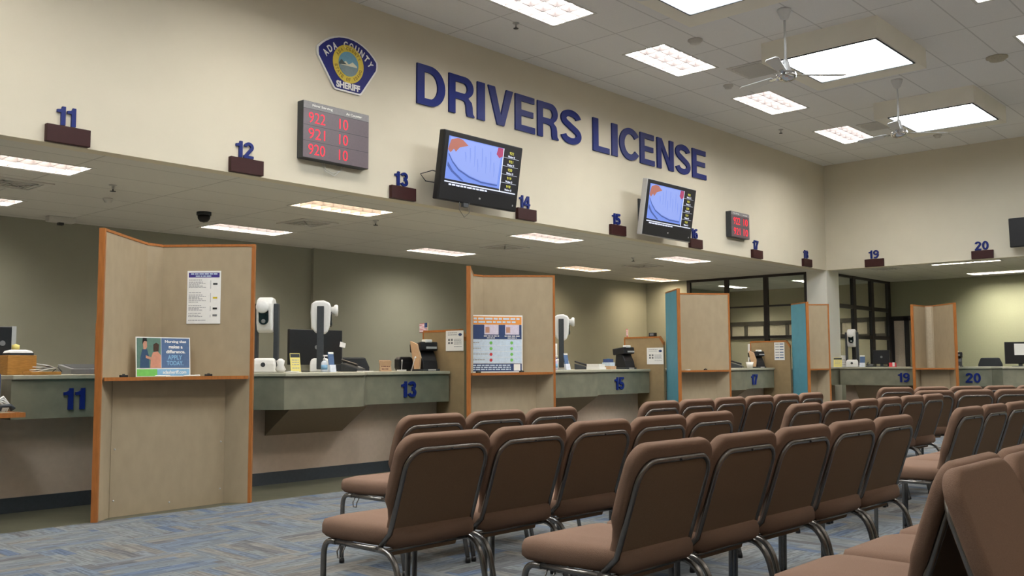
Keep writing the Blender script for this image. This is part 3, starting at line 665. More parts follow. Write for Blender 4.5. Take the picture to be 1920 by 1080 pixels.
# tall writing booths
BH = 2.134
def booth(label, FL, BL, BR, FR, recess=.20, shelf_clips=True):
    ox, oy = (FL[0]+FR[0])/2, (FL[1]+FR[1])/2
    t = thing('writing_booth', label, 'booth', (ox, oy, 0), 0, 'tall tan writing booths')
    P = [Vector((p[0]-ox, p[1]-oy)) for p in (FL, BL, BR, FR)]
    T = .032
    def panel(a, b, nm, h0=0, h1=BH-.02, flip=False, ma=M_lam, teal=False):
        d = (b-a).normalized(); n = Vector((-d.y, d.x))       # outward = left of a->b
        o = MB().prism([tuple(a), tuple(b), tuple(b+n*T), tuple(a+n*T)], h0, h1).build(nm, ma, t)
        e = MB(); e.prism([tuple(a-n*.004-d*.0), tuple(b-n*.004), tuple(b+n*(T+.004)), tuple(a+n*(T+.004))], BH-.0195, BH); e.build('top_trim', M_orange, o)
        if teal: MB().prism([tuple(a+d*.006+n*(T+.0005)), tuple(b+n*(T+.0005)), tuple(b+n*(T+.004)), tuple(a+d*.006+n*(T+.004))], .01, BH-.022).build('teal_face', M_teal, o)
        return o, d, n
    l, dl, nl = panel(P[0], P[1], 'left_panel', teal=True)
    b, db, nb = panel(P[1], P[2], 'back_panel', ma=M_lam)
    r, dr, nr = panel(P[2], P[3], 'right_panel', teal=True)
    def edge(p, d, n, par):
        w = .012
        MB().prism([tuple(p-d*w-n*.006), tuple(p+d*w-n*.006), tuple(p+d*w+n*(T+.006)), tuple(p-d*w+n*(T+.006))], 0, BH+.001).build('edge_trim', M_orange, par)
    edge(P[0]-dl*.012, dl, nl, l); edge(P[3]+dr*.012, dr, nr, r)
    i0, i3 = P[0]+dl*.02-nl*.006, P[3]-dr*.02-nr*.006
    lp = [i0, P[1]-nl*.002, P[2]-nr*.002, i3]
    sh = MB().prism([tuple(p) for p in reversed(lp)], 1.015, 1.035).build('shelf', M_lam, t)
    dd = (i3-i0).normalized(); q = Vector((dd.y, -dd.x))*.018
    MB().prism([tuple(i0+q), tuple(i3+q), tuple(i3), tuple(i0)], 1.012, 1.038).build('shelf_edge', M_orange, sh)
    f0, f1 = P[0]+dl*recess-nl*.003, P[3]-dr*recess-nr*.003
    fd = (f1-f0).normalized(); fn = Vector((-fd.y, fd.x))
    fp = MB().prism([tuple(f0), tuple(f1), tuple(f1+fn*.02), tuple(f0+fn*.02)], 0, 1.012).build('front_panel', M_lam, t)
    W = (f1-f0).length
    for u, z in ((.03, .50), (.03, .12), (.5, .06), (.965, .50), (.965, .12)):
        p = f0+fd*(W*u)-fn*.001; MB().lathe([(.007, 0), (.006, .003), (.001, .005)], 10, (0, 0, 0), Matrix.Translation((p.x, p.y, z)) @ Matrix.Rotation(math.atan2(fd.y, fd.x), 4, 'Z') @ Matrix.Rotation(R(90), 4, 'X')).build('screw', M_silver, fp)
    return t
B1 = ((3.2, 6.93), (3.81, 7.49), (3.966, 7.52), (4.462, 6.965)); B2 = ((7.005, 6.91), (7.645, 7.49), (7.808, 7.50), (8.37, 6.94))
B3 = ((11.04, 6.95), (11.51, 7.435), (11.68, 7.45), (12.295, 6.93)); B4 = ((14.93, 6.95), (15.25, 7.36), (15.40, 7.37), (15.72, 6.96)); B5 = ((16.95, 5.965), (17.42, 5.93), (17.45, 5.80), (16.95, 5.305))
booth('tallest tan booth nearest the viewer, holding the nursing poster', *B1)
booth('tan booth holding the orange and blue poster, right of counter 13', *B2)
booth('empty tan booth with teal outer side, between counters 15 and 17', *B3)
booth('narrow tan booth with teal side, in front of the room corner', *B4)
booth('small tan booth with pale centre strip, between counters 19 and 20', *B5)
o = MB().prism([(17.412, 5.90), (17.434, 5.82), (17.428, 5.82), (17.406, 5.90)], 1.04, BH-.02).build('centre_strip', M_strip, None); tag(o, 'pale corner strip inside the small booth between 19 and 20', 'panel strip')

def vthing(name, label, cat, A, B, p, group=None):       # a thing hung on a vertical panel running A -> B
    return thing(name, label, cat, p, math.atan2(B[1]-A[1], B[0]-A[0]), group)
# poster on the right panel of the nearest booth
A, Bq = B1[2], B1[3]
pl, pr_ = onV(351, 558, A, Bq), onV(414, 558, A, Bq); zt, zb = onV(382, 508, A, Bq).z, onV(382, 607, A, Bq).z
n_ = Vector((Bq[1]-A[1], -(Bq[0]-A[0]), 0)).normalized()
pc = (pl+pr_)/2+n_*.004; W = (pr_-pl).length; H = zt-zb
t = vthing('paper_poster', 'white paper notice with purple heading pinned inside the nearest booth', 'poster', A, Bq, (pc.x, pc.y, zb))
MB().box(-W/2, W/2, -.001, .001, 0, H).build('sheet', M_paper, t)
rect('heading_band', M_purple, t, -W/2+.012, W/2-.012, H*.875, H*.965, -.001)
words(t, -W/2+.03, W/2-.03, H*.93, .010, -.0026, M_lblue).build('heading_print', M_lblue, t); words(t, -W/2+.07, W/2-.07, H*.89, .009, -.0026, M_lblue).build('heading_print', M_lblue, t)
mb = MB()
for k, z in enumerate((.82, .78, .755, .73, .705, .68, .58, .535, .51, .485, .46, .43, .40, .335, .30, .275, .25, .19, .155, .13, .06)):
    q = words(t, -W/2+.014, -W/2+W*(.45 if z in (.82, .58, .335, .19) else .36+.1*(k % 3)), z*H, .006, -.001, None); mb.add(q.v, q.f)
mb.build('print_line', M_line, t)
for z, ma in ((.735, M_dark), (.47, M_gold), (.27, M_black), (.14, M_grey)): rect('small_picture', ma, t, W*.27, W*.40, H*z, H*(z+.035), -.001)
v = MB()
for z0, z1 in ((.66, .82), (.40, .58), (.24, .33), (.12, .17)): v.box(W*.19, W*.205, -.0015, -.0008, H*z0, H*z1)
v.build('print_column', M_line, t)

# nursing poster leaning on the shelf
SZ = 1.036
pY = 7.22
pl, pr_ = onY(255, 695, pY), onY(357, 695, pY); W = (pr_-pl).x; H = onY(306, 632, pY).z-SZ
t = thing('cardboard_poster', 'blue nursing job poster standing on the nearest booth shelf', 'poster', ((pl.x+pr_.x)/2, pY, SZ), 0, None, R(-4))
MB().box(-W/2, W/2, -.002, .002, 0, H).build('sheet', M_paper, t)
e = .008; ph = H-e
rect('blue_field', M_pblue, t, -W*.04, W/2-e, H*.22, H-e, -.002)
pic = rect('photo', mat('photo_curtain', (.10, .19, .15), .7), t, -W/2+e, -W*.05, H*.22, H-e, -.002)
def pp(pts, ma, nm, k=1): MB().prism([(-W/2+e+px*(W*.45-e), H*.22+pz*(H*.78-e)) for px, pz in pts][::-1], -.0035-.0008*k, -.0035-.0008*(k-1), 'y').build(nm, ma, pic)
pp([(.12, 0), (.14, .35), (.22, .62), (.42, .62), (.5, .38), (.5, 0)], mat('scrub_blue', (.03, .07, .14), .7), 'scrubs'); pp([(.27, .62), (.24, .85), (.31, .95), (.41, .9), (.42, .7), (.36, .62)], M_skin, 'nurse_head', 2); pp([(.22, .78), (.24, 1), (.4, 1), (.42, .88), (.3, .9)], M_black, 'nurse_hair', 3)
pp([(.55, .0), (.57, .3), (.66, .52), (.86, .55), (1, .42), (1, 0)], mat('shirt_pink', (.55, .25, .17), .7), 'patient'); pp([(.68, .55), (.68, .78), (.80, .85), (.92, .78), (.90, .55)], mat('hair_brown', (.05, .025, .015), .7), 'patient_head', 2)
pp([(.36, .42), (.6, .35), (.72, .42), (.72, .35), (.58, .27), (.36, .33)], M_skin, 'arm', 3)
for i, (s, w) in enumerate((('Nursing that', .40), ('makes a', .26), ('difference.', .36))): lettering(s, W*w, H*.085, M_paper, t, (W*.225, -.0036, H*(.84-.125*i)), .001, .03)
lettering('APPLY', W*.27, H*.115, M_skyb, t, (W*.21, -.0036, H*.43), .001, .02); lettering('TODAY.', W*.31, H*.115, M_skyb, t, (W*.21, -.0036, H*.285), .001, .02)
rect('green_band', M_green, t, -W/2+e, -W*.12, e*.5, H*.19, -.002); rect('light_band', M_skyb, t, -W*.12, W/2-e, e*.5, H*.19, -.002)
lettering('adasheriff.com', W*.44, H*.085, M_paper, t, (W*.20, -.0036, H*.07), .001, .02)
def pen(x, y, z, rz, label, ma=M_white):
    t = thing('pen', label, 'pen', (x, y, z), rz); MB().lathe([(.001, 0), (.005, .012), (.006, .12), (.005, .14)], 8, M=Matrix.Rotation(R(90), 4, 'Y') @ Matrix.Translation((-.007, 0, 0))).build('barrel', ma, t)
    MB().box(.095, .14, -.002, .002, .0125, .015).build('clip', M_silver, t)
pen(3.72, 7.14, SZ, R(8), 'white pen lying on the shelf before the nursing poster'); pen(3.95, 7.12, SZ, R(-6), 'white pen at right of the nursing poster on the shelf')
pads = MB().box(-.09, .07, -.03, .03, 0, .006).build('paper_slip', M_paper, None, (3.86, 7.12, SZ), (0, 0, .2)); tag(pads, 'white paper slips lying in front of the nursing poster', 'paper')
def clip(px, X=None, label='', Y=7.1):
    p = onY(px, 697, Y); t = thing('pen_holder', label, 'pen holder', (p.x, Y, SZ), 0, 'small black holders on the booth shelves')
    MB().box(-.03, .03, -.012, .012, 0, .018).build('base', M_black, t, bevel=.003); MB().box(-.008, .008, -.006, .006, .018, .024).build('knob', M_dark, t)
clip(232, label='small black holder left of the nursing poster'); clip(391, label='small black holder right of the nursing poster')
clip(897, label='small black holder left under the orange poster', Y=7.12); clip(978, label='small black holder right under the orange poster', Y=7.05)
clip(1323, label='small black holder on the shelf of the empty booth with teal side', Y=7.05); 
p = onY(1290, 697, 7.05)
tag(MB().box(-.04, .04, -.015, .015, 0, .012).build('paper_slip', M_white, None, (p.x, 7.05, SZ)), 'small pale slips on the shelf of the empty booth', 'paper')

# big orange and blue poster in the second booth
A = (7.62, 7.385); Bq = (8.20, 7.06)
pl, pr_ = onV(885, 690, A, Bq), onV(980, 690, A, Bq); H = onV(940, 591, A, Bq).z-SZ; W = (pr_-pl).length; pc = (pl+pr_)/2
t = vthing('cardboard_poster', 'orange, white and navy poster with green check marks in the second booth', 'poster', A, Bq, (pc.x, pc.y, SZ))
MB().box(-W/2, W/2, -.002, .002, 0, H).build('sheet', M_paper, t)
e = .012
rect('orange_band', M_oprint, t, -W/2+.004, W/2-e, H*.835, H*.975, -.002)
rect('navy_band', M_navy, t, -W/2+.004, W/2-e, H*.58, H*.83, -.002); rect('table_area', M_lblue, t, -W/2+.004, W/2-e, H*.16, H*.575, -.002); rect('footer_band', M_navy, t, -W/2+.004, W/2-e, H*.02, H*.155, -.002)
for i, z in enumerate((.92, .862)): words(t, -W/2+.02, W*(.44-.08*i), H*z, H*.032, -.0036, M_lblue).build('heading_print', M_lblue, t)
for x in (-.13, .28):
    c = rect('card_picture', mat('pale_lilac', (.66, .60, .72), .7), t, W*(x-.13), W*(x+.15), H*.66, H*.83, -.0036); rect('face_picture', M_skin, c, W*(x-.11), W*(x-.03), H*.69, H*.79, -.0052)
    words(t, W*(x-.14), W*(x+.16), H*.625, H*.018, -.0036, M_paper).build('caption_print', M_paper, t); words(t, W*(x-.08), W*(x+.1), H*.593, H*.016, -.0036, M_paper).build('caption_print', M_paper, t)
    for k in range(4):
        z = H*(.515-.1*k); bad = x < 0 and k > 1
        MB().prism([(W*x+.017*math.cos(-2*math.pi*i/18), z+.017*math.sin(-2*math.pi*i/18)) for i in range(18)], -.0048, -.0036, 'y').build('cross_mark' if bad else 'check_mark', M_red if bad else M_green, t)
for k in range(4):
    words(t, -W/2+.008, -W*(.36-.03*(k % 3)-.12*(k > 1)), H*(.515-.1*k), .008, -.0036, M_line).build('print_line', M_line, t)
    if k: rect('table_rule', M_paper, t, -W/2+.004, W/2-e, H*(.562-.1*k), H*(.566-.1*k), -.0036)
for k in range(3): words(t, -W/2+.01, W*.26, H*(.115-.036*k), H*.02, -.0036, M_lblue).build('footer_print', M_lblue, t)
rect('white_square', M_paper, t, W*.32, W*.45, H*.03, H*.145, -.0036)

# notices on the dividers (facing left)
def notice(X, x0, x1, y0, y1, label, style):
    a, b = onX(x0, (y0+y1)/2, X), onX(x1, (y0+y1)/2, X); W = a.y-b.y; z0 = onX((x0+x1)/2, y1, X).z; H = onX((x0+x1)/2, y0, X).z-z0
    t = thing('paper_notice', label, 'notice', (X, (a.y+b.y)/2, z0), R(-90), 'white notices on the dividers')
    MB().box(-W/2, W/2, -.001, .001, 0, H).build('sheet', M_paper, t)
    if style == 'info':
        MB().prism([(W*.32+W*.1*math.cos(-2*math.pi*i/16), H*.8+H*.07*math.sin(-2*math.pi*i/16)) for i in range(16)], -.0025, -.001, 'y').build('oval_mark', M_navy, t)
        for x, z in ((-.36, .50), (-.2, .50), (-.36, .34), (-.2, .34)): rect('small_picture', M_grey, t, W*x, W*(x+.1), H*z, H*(z+.1), -.001)
        mb = MB()
        for z in (.88, .78): q = words(t, -W*.38, W*.15, H*z, .008, -.001, None); mb.add(q.v, q.f)
        for z in (.56, .50, .44, .38, .32, .2): q = words(t, -W*.03, W*.4, H*z, .006, -.001, None); mb.add(q.v, q.f)
        mb.build('print_line', M_line, t)
    else:
        for k in range(6): rect('printed_strip', M_pblue if k == 5 else M_line, t, -W*.40, -W*.03, H*(.88-.155*k), H*(.93-.155*k), -.001); rect('printed_strip', M_pblue, t, W*.03, W*.40, H*(.88-.155*k), H*(.93-.155*k), -.001)
notice(D2-.027, 836, 869, 620, 658, 'white notice with blue oval on the divider right of counter 13', 'info')
notice(D3-.027, 1213, 1244, 652, 683, 'white notice with blue oval on the divider right of counter 15', 'info')
notice(D4-.027, 1452, 1471, 642, 675, 'white sheet of dark printed strips on the divider right of counter 17', 'strips')

# ------------------------------------------------------------------ things on the counters
def mpp(p): return (p-O).dot(fw)/F_PX
def photo_station(px, Y, rz, label, plane='y', X=None):
    p = onY(px, 690, Y) if plane == 'y' else onX(px, 690, X)
    t = thing('photo_station', label, 'photo station', (p.x, p.y, CT), R(rz), 'white camera stations on the counters')
    MB().loft([[Vector((x*s, y*s2, z)) for x, y in ((-.11, -.10), (.11, -.10), (.11, .10), (-.11, .10))] for s, s2, z in ((1, 1, 0), (1, 1, .08), (.93, .9, .125), (.75, .6, .14))], False).build('base', M_white, t, bevel=.012, seg=3)
    MB().lathe([(.022, 0), (.022, .004)], 18, M=Matrix.Translation((0, -.1, .075)) @ Matrix.Rotation(R(90), 4, 'X')).build('base_badge', M_dark, t)
    for s in (-1, 1): MB().box(s*.100-.022, s*.100+.022, -.034, .034, .03, .665).build('post', M_dark, t, bevel=.006)
    prof = [(-.105, .66), (-.09, .70), (-.03, .725), (.05, .72), (.095, .69), (.10, .60), (.09, .45), (.05, .40), (-.03, .38), (-.07, .40), (-.095, .47)]
    MB().prism(prof[::-1], -.076, .076, 'x').build('head', M_white, t, bevel=.02, seg=3)
    n = 20; pts = [(.048*math.cos(2*math.pi*i/n), .505+(.07 if math.sin(2*math.pi*i/n) > 0 else -.0)+.048*math.sin(2*math.pi*i/n)) for i in range(n)]
    win = MB().prism(pts[::-1], -.111, -.088, 'y').build('lens_window', M_dgreen, t)
    MB().lathe([(.02, 0), (.02, .006), (.012, .008)], 16, M=Matrix.Translation((0, -.111, .49)) @ Matrix.Rotation(R(90), 4, 'X')).build('lens', M_grey, win)
    MB().lathe([(.036, 0), (.04, .04), (.058, .05), (.06, .075), (.05, .084), (.001, .087)], 28, M=Matrix.Translation((-.0, -.09, .625)) @ Matrix.Rotation(R(90), 4, 'X')).build('flash_disc', M_white, t)
    return t
photo_station(498, 8.0, -48, 'white camera station facing the room, beside the nearest booth')
photo_station(600, 8.0, 53, 'white camera station seen from its side, before the computer monitor')
photo_station(1053, 8.0, 39, 'white camera station seen from its side, on counter 15')
photo_station(1599, 8, -76, 'small far white camera station on counter 19', 'x', 18.1)

def monitor(x, y, rz, w, h, label, z=CT, lift=.12):
    t = thing('computer_monitor', label, 'monitor', (x, y, z), R(rz), 'computer monitors on the counters')
    MB().box(-w/2, w/2, -.02, .02, lift, lift+h).build('casing', M_black, t, bevel=.006)
    MB().lathe([(.022, 0), (.022, .003)], 16, M=Matrix.Translation((0, -.0195, lift+h*.5)) @ Matrix.Rotation(R(90), 4, 'X')).build('round_mark', M_grey, t)
    MB().box(-.03, .03, .0, .03, .01, lift+.1).build('stand', M_dark, t); MB().box(-.12, .12, -.08, .08, 0, .012).build('foot', M_dark, t, bevel=.004)
    return t
a, b = onY(541, 612, 8.6), onY(640, 612, 8.6)
monitor((a.x+b.x)/2, 8.6, 0, b.x-a.x, .38, 'black back of a computer monitor behind the side-on camera station', lift=.075)
p = onX(1653, 670, 18.35); monitor(p.x, p.y, -80, .30, .26, 'small dark computer monitor on counter 19', lift=.06)
t = monitor(18.42, 4.68, -60, .5, .38, 'dark monitor with a white paper taped on, at the right edge', lift=.05)
MB().box(-.1, .08, -.024, -.021, .20, .40).build('taped_paper', M_paper, t); MB().box(.081, .2, -.024, -.021, .28, .42).build('purple_note', M_purple, t)
a = onY(-30, 640, 8.4); b = onY(18, 640, 8.4)
t = monitor((a.x+b.x)/2, 8.3, 0, b.x-a.x, .27, 'dark monitor edge with silver frame at the left border', lift=.12)
MB().box((b.x-a.x)/2-.03, (b.x-a.x)/2+.004, -.024, .02, .11, .395).build('silver_edge', M_silver, t); MB().lathe([(.001, 0), (.03, .02), (.03, .05), (.001, .06)], 12, ((b.x-a.x)/2, -.03, .19)).build('yellow_tag', M_yellow, t)

def card_sign(px, py0, py1, w_px, Y, label, ma=M_yellow, plane='y', X=None, rz=0, head=M_dark):
    p = onY(px, 690, Y) if plane == 'y' else onX(px, 690, X); k = mpp(p); w = w_px*k; h = (py1-py0)*k
    t = thing('card_sign', label, 'card sign', (p.x, p.y, CT), R(rz), 'small card signs on the counters')
    M = Matrix.Rotation(R(-8), 4, 'X')
    MB().box(-w/2, w/2, -.002, .002, 0, h, M).build('card', ma, t)
    if head: MB().box(-w/2+.004, w/2-.004, -.0035, -.002, h*.78, h-.006, M).build('heading_band', head, t)
    q = MB()
    for z in (.62, .5, .38, .2):
        s = words(t, -w*.34, w*.36, h*z, h*.045, -.002, None); s.v = [tuple(M @ Vector(v)) for v in s.v]; q.add(s.v, s.f)
    q.build('print_line', M_line, t); MB().box(-w/2, w/2, -.01, .05, 0, .004).build('foot', M_clear, t)
card_sign(555, 661, 697, 22, 7.85, 'yellow card sign on the counter between the two camera stations')
card_sign(1571, 672, 690, 15, 8, 'yellow card sign at the left end of counter 19', plane='x', X=17.9, rz=-75)
card_sign(1582, 668, 690, 11, 8, 'pale blank card holder beside the far yellow card', M_white, 'x', 18.1, -75, None)
def leaflet(px, py0, py1, w_px, Y, label, plane='y', X=None, rz=0):
    p = onY(px, 690, Y) if plane == 'y' else onX(px, 690, X); k = mpp(p); w = w_px*k; h = (py1-py0)*k
    t = thing('leaflet_holder', label, 'leaflet holder', (p.x, p.y, CT), R(rz), 'leaflet holders on the counters')
    M = Matrix.Rotation(R(-10), 4, 'X')
    MB().box(-w/2, w/2, -.006, .006, 0.002, h, M).build('leaflets', M_pblue, t); MB().box(-w/2, w/2, -.0075, -.006, h*.90, h, M).build('leaflet_top', M_paper, t)
    MB().box(-w/2-.004, w/2+.004, -.02, .012, 0, h*.35, M).build('pocket', M_clear, t); MB().box(-w/2-.004, w/2+.004, -.02, .09, 0, .004).build('foot', M_clear, t)
leaflet(623, 657, 695, 12, 7.66, 'dark blue leaflet holder right of the hand gel on counter 13'); leaflet(1064, 664, 695, 11, 7.78, 'dark blue leaflet holder on counter 15')
leaflet(1617, 668, 690, 9, 8, 'small leaflet holder right of the far camera station', 'x', 18.05, -80)
def bottle(px, py0, Y, label, ma=M_clear, r=.032):
    p = onY(px, 690, Y); h = (695-py0)*mpp(p); t = thing('pump_bottle', label, 'bottle', (p.x, Y, CT), 0, 'hand gel bottles on the counters')
    MB().lathe([(r, 0), (r*1.02, h*.1), (r, h*.5), (r*.85, h*.6), (r*.35, h*.68)]).build('body', ma, t)
    MB().lathe([(r*1.03, h*.15), (r*1.03, h*.42)], 20).build('label_band', M_skyb, t)
    MB().lathe([(r*.4, h*.68), (r*.42, h*.78), (r*.15, h*.80), (r*.15, h*.92)], 14).build('collar', M_white, t); MB().box(-.012, .045, -.01, .01, h*.92, h).build('pump_head', M_white, t, bevel=.003)
bottle(608, 663, 7.80, 'clear hand gel pump bottle in front of the side-on camera station'); bottle(1041, 668, 7.85, 'lavender pump bottle beside the booth edge on counter 15', M_lavender); 
p = onY(1041, 690, 8.3)
t = thing('paper_cup_stack', 'tall white and purple tube behind the lavender bottle on counter 15', 'tube', (p.x, 8.3, CT)); MB().lathe([(.03, 0), (.03, .35)]).build('tube', M_white, t); MB().lathe([(.031, .1), (.031, .16)]).build('purple_band', M_purple, t)

def telephone(px, Y, rz, label, plane='y', X=None, s=1):
    p = onY(px, 690, Y) if plane == 'y' else onX(px, 690, X); t = thing('desk_phone', label, 'phone', (p.x, p.y, CT), R(rz), 'dark desk phones on the counters')
    MB().prism([(-.10*s, 0), (.10*s, 0), (.10*s, .09*s), (-.10*s, .03*s)], -.1*s, .1*s, 'x').build('body', M_dark, t, bevel=.006)
    MB().prism([(-.09*s, .05*s), (.10*s, .11*s), (.10*s, .135*s), (-.09*s, .08*s)], -.095*s, -.05*s, 'x').build('handset', M_black, t, bevel=.008)
    MB().prism([(-.08*s, .038*s), (.04*s, .074*s), (.04*s, .078*s), (-.08*s, .042*s)], -.02*s, .08*s, 'x').build('keypad', M_grey, t)
telephone(662, 8.25, 25, 'grey desk phone behind counter 13'); telephone(1090, 8.3, 35, 'black desk phone left on counter 15', s=.9); telephone(1382, 8.3, 20, 'black desk phone left on counter 17'); telephone(1632, 8, -80, 'small dark phone on counter 19', 'x', 18.4, s=.7)

# cardboard sign, pouch, pens at counter 13
p = onY(724, 690, 7.95); k = mpp(p)
t = thing('cardboard_sign', 'brown cardboard sign with handwritten lines on counter 13', 'sign', (p.x, 7.95, CT), R(6)); M = Matrix.Rotation(R(-12), 4, 'X')
MB().box(-.085, .085, -.003, .003, 0, .125, M).build('card', M_card, t); q = MB()
for i, z in enumerate((.098, .07, .048, .02)): s = words(t, -.065, .07-.02*(i % 2), z, .011, -.003, None); s.v = [tuple(M @ Vector(v)) for v in s.v]; q.add(s.v, s.f)
q.build('handwriting', mat('brown_ink', (.17, .08, .05), .8), t); MB().box(-.085, .085, .02, .024, 0, .11, Matrix.Rotation(R(10), 4, 'X')).build('back_flap', M_card, t)
p = onY(757, 690, 8.15)
t = thing('receipt_box', 'black rounded pouch behind the pen on counter 13', 'pouch', (p.x, 8.15, CT), 0); MB().loft([[Vector((x*s, y*s, z)) for x, y in ((-.11, -.04), (.11, -.04), (.11, .04), (-.11, .04))] for s, z in ((.85, 0), (1, .04), (1, .13), (.8, .16))], False).build('body', M_black, t, bevel=.015, seg=3); MB().box(-.07, .07, -.042, -.039, .09, .095).build('seam', M_dark, t)
p = onY(753, 690, 7.82)
t = thing('pen_stand', 'counter pen upright in a small white base on counter 13', 'pen stand', (p.x, 7.82, CT), 0); MB().box(-.045, .045, -.03, .03, 0, .018).build('base', M_white, t, bevel=.004); MB().tube([(0, 0, .015), (.006, 0, .11)], .004, 8).build('pen', M_silver, t); MB().lathe([(.007, .1), (.008, .12), (.003, .125)], 10, (.006, 0, 0)).build('pen_cap', M_silver, t)
p = onY(775, 690, 7.85)
t = thing('pen', 'slanted pen leaning beside the black device on counter 13', 'pen', (p.x, 7.85, CT)); MB().tube([(-.03, 0, .0), (.03, .01, .14)], .004, 8).build('barrel', M_silver, t); MB().tube([(.03, .01, .14), (.045, .012, .155)], .009, 8).build('cap', M_white, t)
def id_device(px, Y, rz, label, h=.30, plane='y', X=None, tan=True):
    p = onY(px, 690, Y) if plane == 'y' else onX(px, 690, X); s = h/.30
    t = thing('card_scanner', label, 'scanner', (p.x, p.y, CT), R(rz), 'black scanners on the counters')
    MB().box(-.10*s, .10*s, -.10*s, .12*s, 0, .02*s).build('foot', M_dark, t, bevel=.004)
    MB().prism([(-.09*s, .02*s), (.11*s, .02*s), (.09*s, .19*s), (-.02*s, .19*s), (-.07*s, .1*s)][::1], -.085*s, .085*s, 'x').build('body', M_black, t, bevel=.008)
    MB().box(-.10*s, .10*s, -.09*s, .11*s, .19*s, .275*s, Matrix.Rotation(R(-6), 4, 'X')).build('top_unit', M_black, t, bevel=.012)
    if tan: MB().prism([(-.06*s, .02*s), (.02*s, .02*s), (.09*s, .29*s), (-.02*s, .26*s), (-.08*s, .13*s)], -.122*s, -.103*s, 'x').build('tan_side_plate', M_card, t)
    MB().box(-.05*s, .03*s, -.07*s, .0, .275*s, .305*s).build('receipt_roll', M_paper, t, bevel=.008); MB().box(-.06*s, .06*s, -.102*s, -.094*s, .215*s, .235*s).build('slot', M_silver, t)
    MB().box(-.04*s, .05*s, -.105*s, -.098*s, .004*s, .018*s).build('tray', M_silver, t)
id_device(798, 7.92, -8, 'black card scanner with tan side on counter 13, before the divider', .345)
id_device(1173, 7.96, -8, 'black card scanner with paper roll on counter 15, before the divider', .33, tan=False)
id_device(1421, 7.92, -16, 'black card scanner tilted on counter 17, before the divider', .30)
id_device(1795, 8, -75, 'small black card scanner at the left end of counter 20', .28, 'x', 18.15, False)
# flags
def flag(px, py, Y, label, furl=False):
    p = onY(px, py, Y); t = thing('small_flag', label, 'flag', (p.x, Y, CT), 0, 'small flags by the dividers'); zt = p.z-CT
    MB().tube([(0, 0, 0), (0, 0, zt)], .004, 8).build('stick', M_pole, t); MB().box(-.03, .03, -.03, .03, 0, .012).build('foot', M_black, t)
    w, h = (.15, .10) if not furl else (.05, .11)
    n = 7; st = 13
    for k in range(st):
        mb = MB(); h0, h1 = h*k/st, h*(k+1)/st
        for i in range(n):
            a, b = i/n, (i+1)/n
            f = lambda u, z: Vector((-u*w*.8+.0, .012*math.sin(u*7), zt-h+z-.5*u*w*.5+.02*u))
            v = [f(a, h0), f(b, h0), f(b, h1), f(a, h1)]; v += [q+Vector((0, .0015, 0)) for q in v]; mb.add(v, [(0, 1, 2, 3), (7, 6, 5, 4), (0, 4, 5, 1), (2, 6, 7, 3), (1, 5, 6, 2), (3, 7, 4, 0)])
        mb.build('stripe', mat('flag_red', (.45, .06, .07), .8) if k % 2 == 0 else M_paper, t)
    mb = MB()
    for i in range(3):
        a, b = i/n, (i+1)/n; v = [f(a, h*6/13), f(b, h*6/13), f(b, h), f(a, h)]; v = [q+Vector((0, -.0012, 0)) for q in v]+[q+Vector((0, .003, 0)) for q in v]; mb.add(v, [(0, 1, 2, 3), (7, 6, 5, 4), (0, 4, 5, 1), (2, 6, 7, 3), (1, 5, 6, 2), (3, 7, 4, 0)])
    if not furl: mb.build('blue_canton', M_navy, t)
flag(802, 605, 8.16, 'small United States flag above the scanner on counter 13'); flag(1178, 618, 8.18, 'small furled flag at the divider of counter 15', True)
p = onY(798, 640, 8.3); tag(MB().box(-.02, .02, -.01, .01, 0, p.z-CT+.06).build('white_post', M_white, None, (p.x, 8.3, CT)), 'white upright strip behind the scanner on counter 13', 'strip')
p = onY(1404, 645, 8.14); tag(MB().box(-.022, .022, -.01, .01, 0, p.z-CT).build('white_post', M_white, None, (p.x, 8.14, CT)), 'white upright strip behind the tilted scanner on counter 17', 'strip')
# little things on divider 15
a = onX(1224, 627, D3); t = thing('desk_box', 'small dark box on top of the divider right of counter 15', 'box', (D3, a.y, 1.516), 0); MB().box(-.03, .03, -.05, .05, 0, .05).build('body', M_black, t, bevel=.004); MB().box(-.032, -.03, -.03, .03, .01, .04).build('face_plate', M_grey, t)
# counter 15 clutter
def paper_stack(px, Y, w, d, h, label, ma, rz=0, top=None):
    p = onY(px, 690, Y); t = thing('paper_stack', label, 'papers', (p.x, Y, CT), R(rz)); MB().box(-w/2, w/2, -d/2, d/2, 0, h).build('sheets', ma, t)
    if top: MB().box(-w/2+.01, w/2-.02, -d/2+.01, d/2, h, h+top[1]).build('upper_sheets', top[0], t)
paper_stack(1118, 8.0, .20, .2, .03, 'white folded papers on counter 15', M_paper, 10, (M_white, .045)); paper_stack(1142, 7.98, .13, .15, .045, 'pink and blue boxes stacked on counter 15', M_card, 0, (M_lblue, .05))
p = onY(1143, 690, 8.0); t = thing('tissue_box', 'dark blue box on the stacked papers of counter 15', 'box', (p.x, 8.02, CT+.0951)); MB().box(-.055, .05, -.05, .05, 0, .045).build('body', M_navy, t); MB().box(-.02, .02, -.02, .02, .045, .052).build('lid', M_teal, t)
p = onY(1406, 690, 7.9); t = thing('paper_cup', 'white cup on counter 17 before the tilted scanner', 'cup', (p.x, 7.9, CT)); MB().lathe([(.045, 0), (.065, .10), (.062, .10), (.043, .004), (.001, .004)]).build('cup', M_white, t); MB().tube([(.0, 0, .01), (-.05, 0, .14)], .004, 6).build('pen', M_white, t)
p = onX(1674, 686, 18.0); t = thing('card_box', 'small red and white card box on counter 19', 'box', (18.0, p.y, CT), R(-80)); MB().box(-.06, .06, -.03, .03, 0, .08).build('body', M_red, t); MB().box(.0, .04, -.032, -.0305, .01, .085).build('white_card', M_paper, t)
